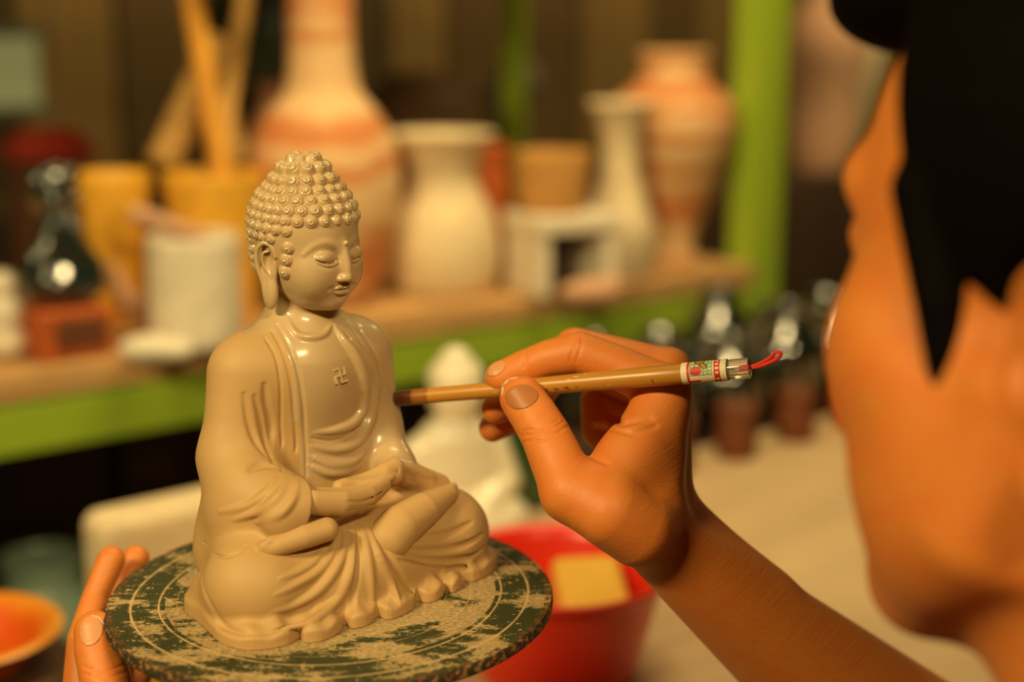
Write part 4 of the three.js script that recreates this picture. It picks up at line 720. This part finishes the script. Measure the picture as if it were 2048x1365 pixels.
// dark shirt over the shoulders: torso leaning towards the table
{
  const cloth = texture(128, 128, (u, v) => { const n = 150 + 60 * sin(u * 2 * PI * 64) * sin(v * 2 * PI * 64) + noise3.noise(u * 20, v * 20, 1) * 30; return [n, n, n]; });
  const shirtOps = [egg([31, 78, -17], [17, 22, 11], 5, 'add', [0, 36, 0]), chain([[33, 97, -46, 6], [27, 99, -31, 8], [16, 97, -18, 6.5]], 4), chain([[26, 99, -33, 8.2], [23, 105.5, -36.5, 7.2]], 2),
    chain([[34.5, 97, -46, 6.4], [30, 91, -58, 6.0]], 3), chain([[14, 97, -16, 6.4], [5, 93, -21, 6.0]], 3), egg([33, 55, -16], [15, 18, 11], 6, 'add', [0, 36, 0]),
    chain([[22.5, 104.5, -36.5, 6.5], [19, 118, -39, 8.5]], 0.6, 'cut')];
  part('shirt', own(sdfMesh(shirtOps, 0.5, 0.01)), std({ color: lin(0.03, 0.022, 0.018), roughness: 0.9, bumpMap: cloth, bumpScale: 0.0004 }), person, 'dark short-sleeved shirt');
}
// ---------- brush in the right hand ----------
{
  const A = at(790, 797.5, 0.668), B = at(1498, 736.5, 0.607), axis = B.clone().sub(A), L = axis.length();
  const brush = thing('writing_brush', 'bamboo writing brush with a printed band and red loop, held in the hand', 'brush', A.toArray());
  brush.quaternion.setFromUnitVectors(new THREE.Vector3(0, 1, 0), axis.clone().normalize());
  const cane = canvasTexture(512, 1024, (c, w, h) => {
    c.fillStyle = '#b57d26'; c.fillRect(0, 0, w, h);
    for (let i = 0; i < 300; i++) { const x = (i * 97) % w; c.fillStyle = i % 2 ? 'rgba(120,70,15,0.10)' : 'rgba(225,170,80,0.12)'; c.fillRect(x, 0, 1 + i % 3, h); }
    c.fillStyle = '#55260a'; c.fillRect(0, h - 70, w, 70); c.fillStyle = 'rgba(110,52,10,0.55)'; c.fillRect(0, h - 130, w, 60);
    c.fillStyle = 'rgba(232,205,150,0.85)'; for (let i = 0; i < 26; i++) c.fillRect((i * 61) % w, h * (0.25 + ((i * 37) % 60) / 150), 5 + i % 4, 8 + (i * 7) % 16);
  });
  const inkTexture = canvasTexture(1024, 128, (c, w, h) => {   // hand-written strokes along the cane
    c.fillStyle = '#b57d26'; c.fillRect(0, 0, w, h); c.strokeStyle = '#24180c'; c.lineWidth = 7; c.lineCap = 'round';
    const rnd = random(4);
    for (let k = 0; k < 11; k++) { const x0 = 40 + k * 90; for (let s = 0; s < 5; s++) { c.beginPath(); c.moveTo(x0 + rnd() * 50, 25 + rnd() * 75); c.lineTo(x0 + rnd() * 55, 25 + rnd() * 75); c.stroke(); } }
  });
  const caneMat = phys({ map: cane, roughness: 0.38, clearcoat: 0.3, clearcoatRoughness: 0.3 });
  const r0 = 0.0036, r1 = 0.0045, end = L * 0.845;
  const caneGeo = new THREE.LatheGeometry([[0, 0], [r0 * 0.85, 0], [r0, 0.001], [r0 * 1.0, L * 0.24], [r0 * 1.05, L * 0.25], [r0 * 1.0, L * 0.26], [r1, L * 0.7], [r1, end], [0, end]].map((p) => new THREE.Vector2(...p)), 40);
  for (let i = 0; i < caneGeo.attributes.uv.count; i++) caneGeo.attributes.uv.setY(i, caneGeo.attributes.position.getY(i) / end);
  part('handle', caneGeo, caneMat, brush, 'bamboo handle, darker at the ferrule');
  // writing: a narrow strip that follows the cane
  const strip = new THREE.CylinderGeometry(r1 * 1.004, (r0 + (r1 - r0) * 0.4) * 1.01, L * 0.33, 20, 1, true, 0, 0.85);
  strip.translate(0, L * 0.6, 0);
  { const uv = strip.attributes.uv; for (let i = 0; i < uv.count; i++) uv.setXY(i, uv.getY(i), uv.getX(i)); }
  const ink = part('inscription', strip, phys({ map: inkTexture, roughness: 0.4 }), brush, 'black hand-written characters'); ink.rotation.y = -0.45;
  const band = canvasTexture(512, 256, (c, w, h) => {
    c.fillStyle = '#e9dcb8'; c.fillRect(0, 0, w, h);
    for (let k = 0; k < 2; k++) { const x = k * w / 2;
      c.fillStyle = '#c8321c'; c.fillRect(x, 208, w / 2, 14); c.fillRect(x + 20, 150, 26, 62); c.fillRect(x, 34, w / 2, 34);
      c.fillStyle = '#8fae84'; c.fillRect(x + 60, 76, 180, 130); c.fillStyle = '#e9dcb8'; for (let i = 0; i < 6; i++) for (let j = 0; j < 5; j++) c.fillRect(x + 68 + i * 29, 84 + j * 25, 12, 12);
      c.strokeStyle = '#3a2a10'; c.lineWidth = 6; c.fillStyle = '#b8891c'; c.beginPath(); c.ellipse(x + 110, 150, 34, 26, 0.4, 0, 7); c.fill(); c.stroke(); c.beginPath(); c.ellipse(x + 160, 128, 30, 16, -0.5, 0, 7); c.fill(); c.stroke();
      c.fillStyle = '#c8321c'; c.beginPath(); c.arc(x + 200, 170, 34, 0, 7); c.fill(); c.fillStyle = '#e9dcb8'; for (let i = 0; i < 7; i++) c.fillRect(x + 12 + i * 34, 42, 16, 18); }
  });
  const bandGeo = new THREE.CylinderGeometry(r1 * 1.06, r1 * 1.06, L * 0.118, 40, 1, true); bandGeo.translate(0, end - L * 0.005 + L * 0.059 - 0.002, 0);
  part('paper_band', bandGeo, std({ map: band, roughness: 0.55 }), brush, 'printed paper band in red, green and gold');
  part('cap', lathePoly([[0, end + 0.001], [r1 * 0.9, end + 0.001], [r1 * 0.9, end + L * 0.105], [r1 * 0.98, end + L * 0.108], [r1 * 0.98, L], [r1 * 0.8, L + 0.0005], [0.0012, L + 0.0004]], 40), phys({ color: 0xffffff, roughness: 0.08, transmission: 0.9, thickness: 0.003, ior: 1.45, attenuationColor: lin(1, 0.85, 0.7), attenuationDistance: 0.02 }), brush, 'clear plastic end cap');
  const loop = new THREE.CatmullRomCurve3([[0, -0.004, 0], [0.0004, 0.004, 0.0003], [0.0022, 0.0095, 0.0005], [0.0042, 0.0135, 0.0006], [0.0062, 0.0148, 0.0004], [0.0066, 0.013, 0], [0.0045, 0.0105, -0.0004], [0.0025, 0.007, -0.0003], [0.0008, 0.002, 0], [0, -0.004, 0]].map(([x, y, z]) => new THREE.Vector3(-x, L + y, z)));
  part('hanging_loop', new THREE.TubeGeometry(loop, 60, 0.00085, 8), std({ color: lin(0.75, 0.03, 0.015), roughness: 0.7 }), brush, 'red cord loop');
  part('bristles', lathePoly([[0, -0.0075], [0.0014, -0.006], [0.0027, -0.003], [0.0031, 0], [0, 0.001]], 24), std({ color: lin(0.09, 0.06, 0.035), roughness: 0.7 }), brush, 'wet bristle tip');
}
renderer.render(scene, camera);
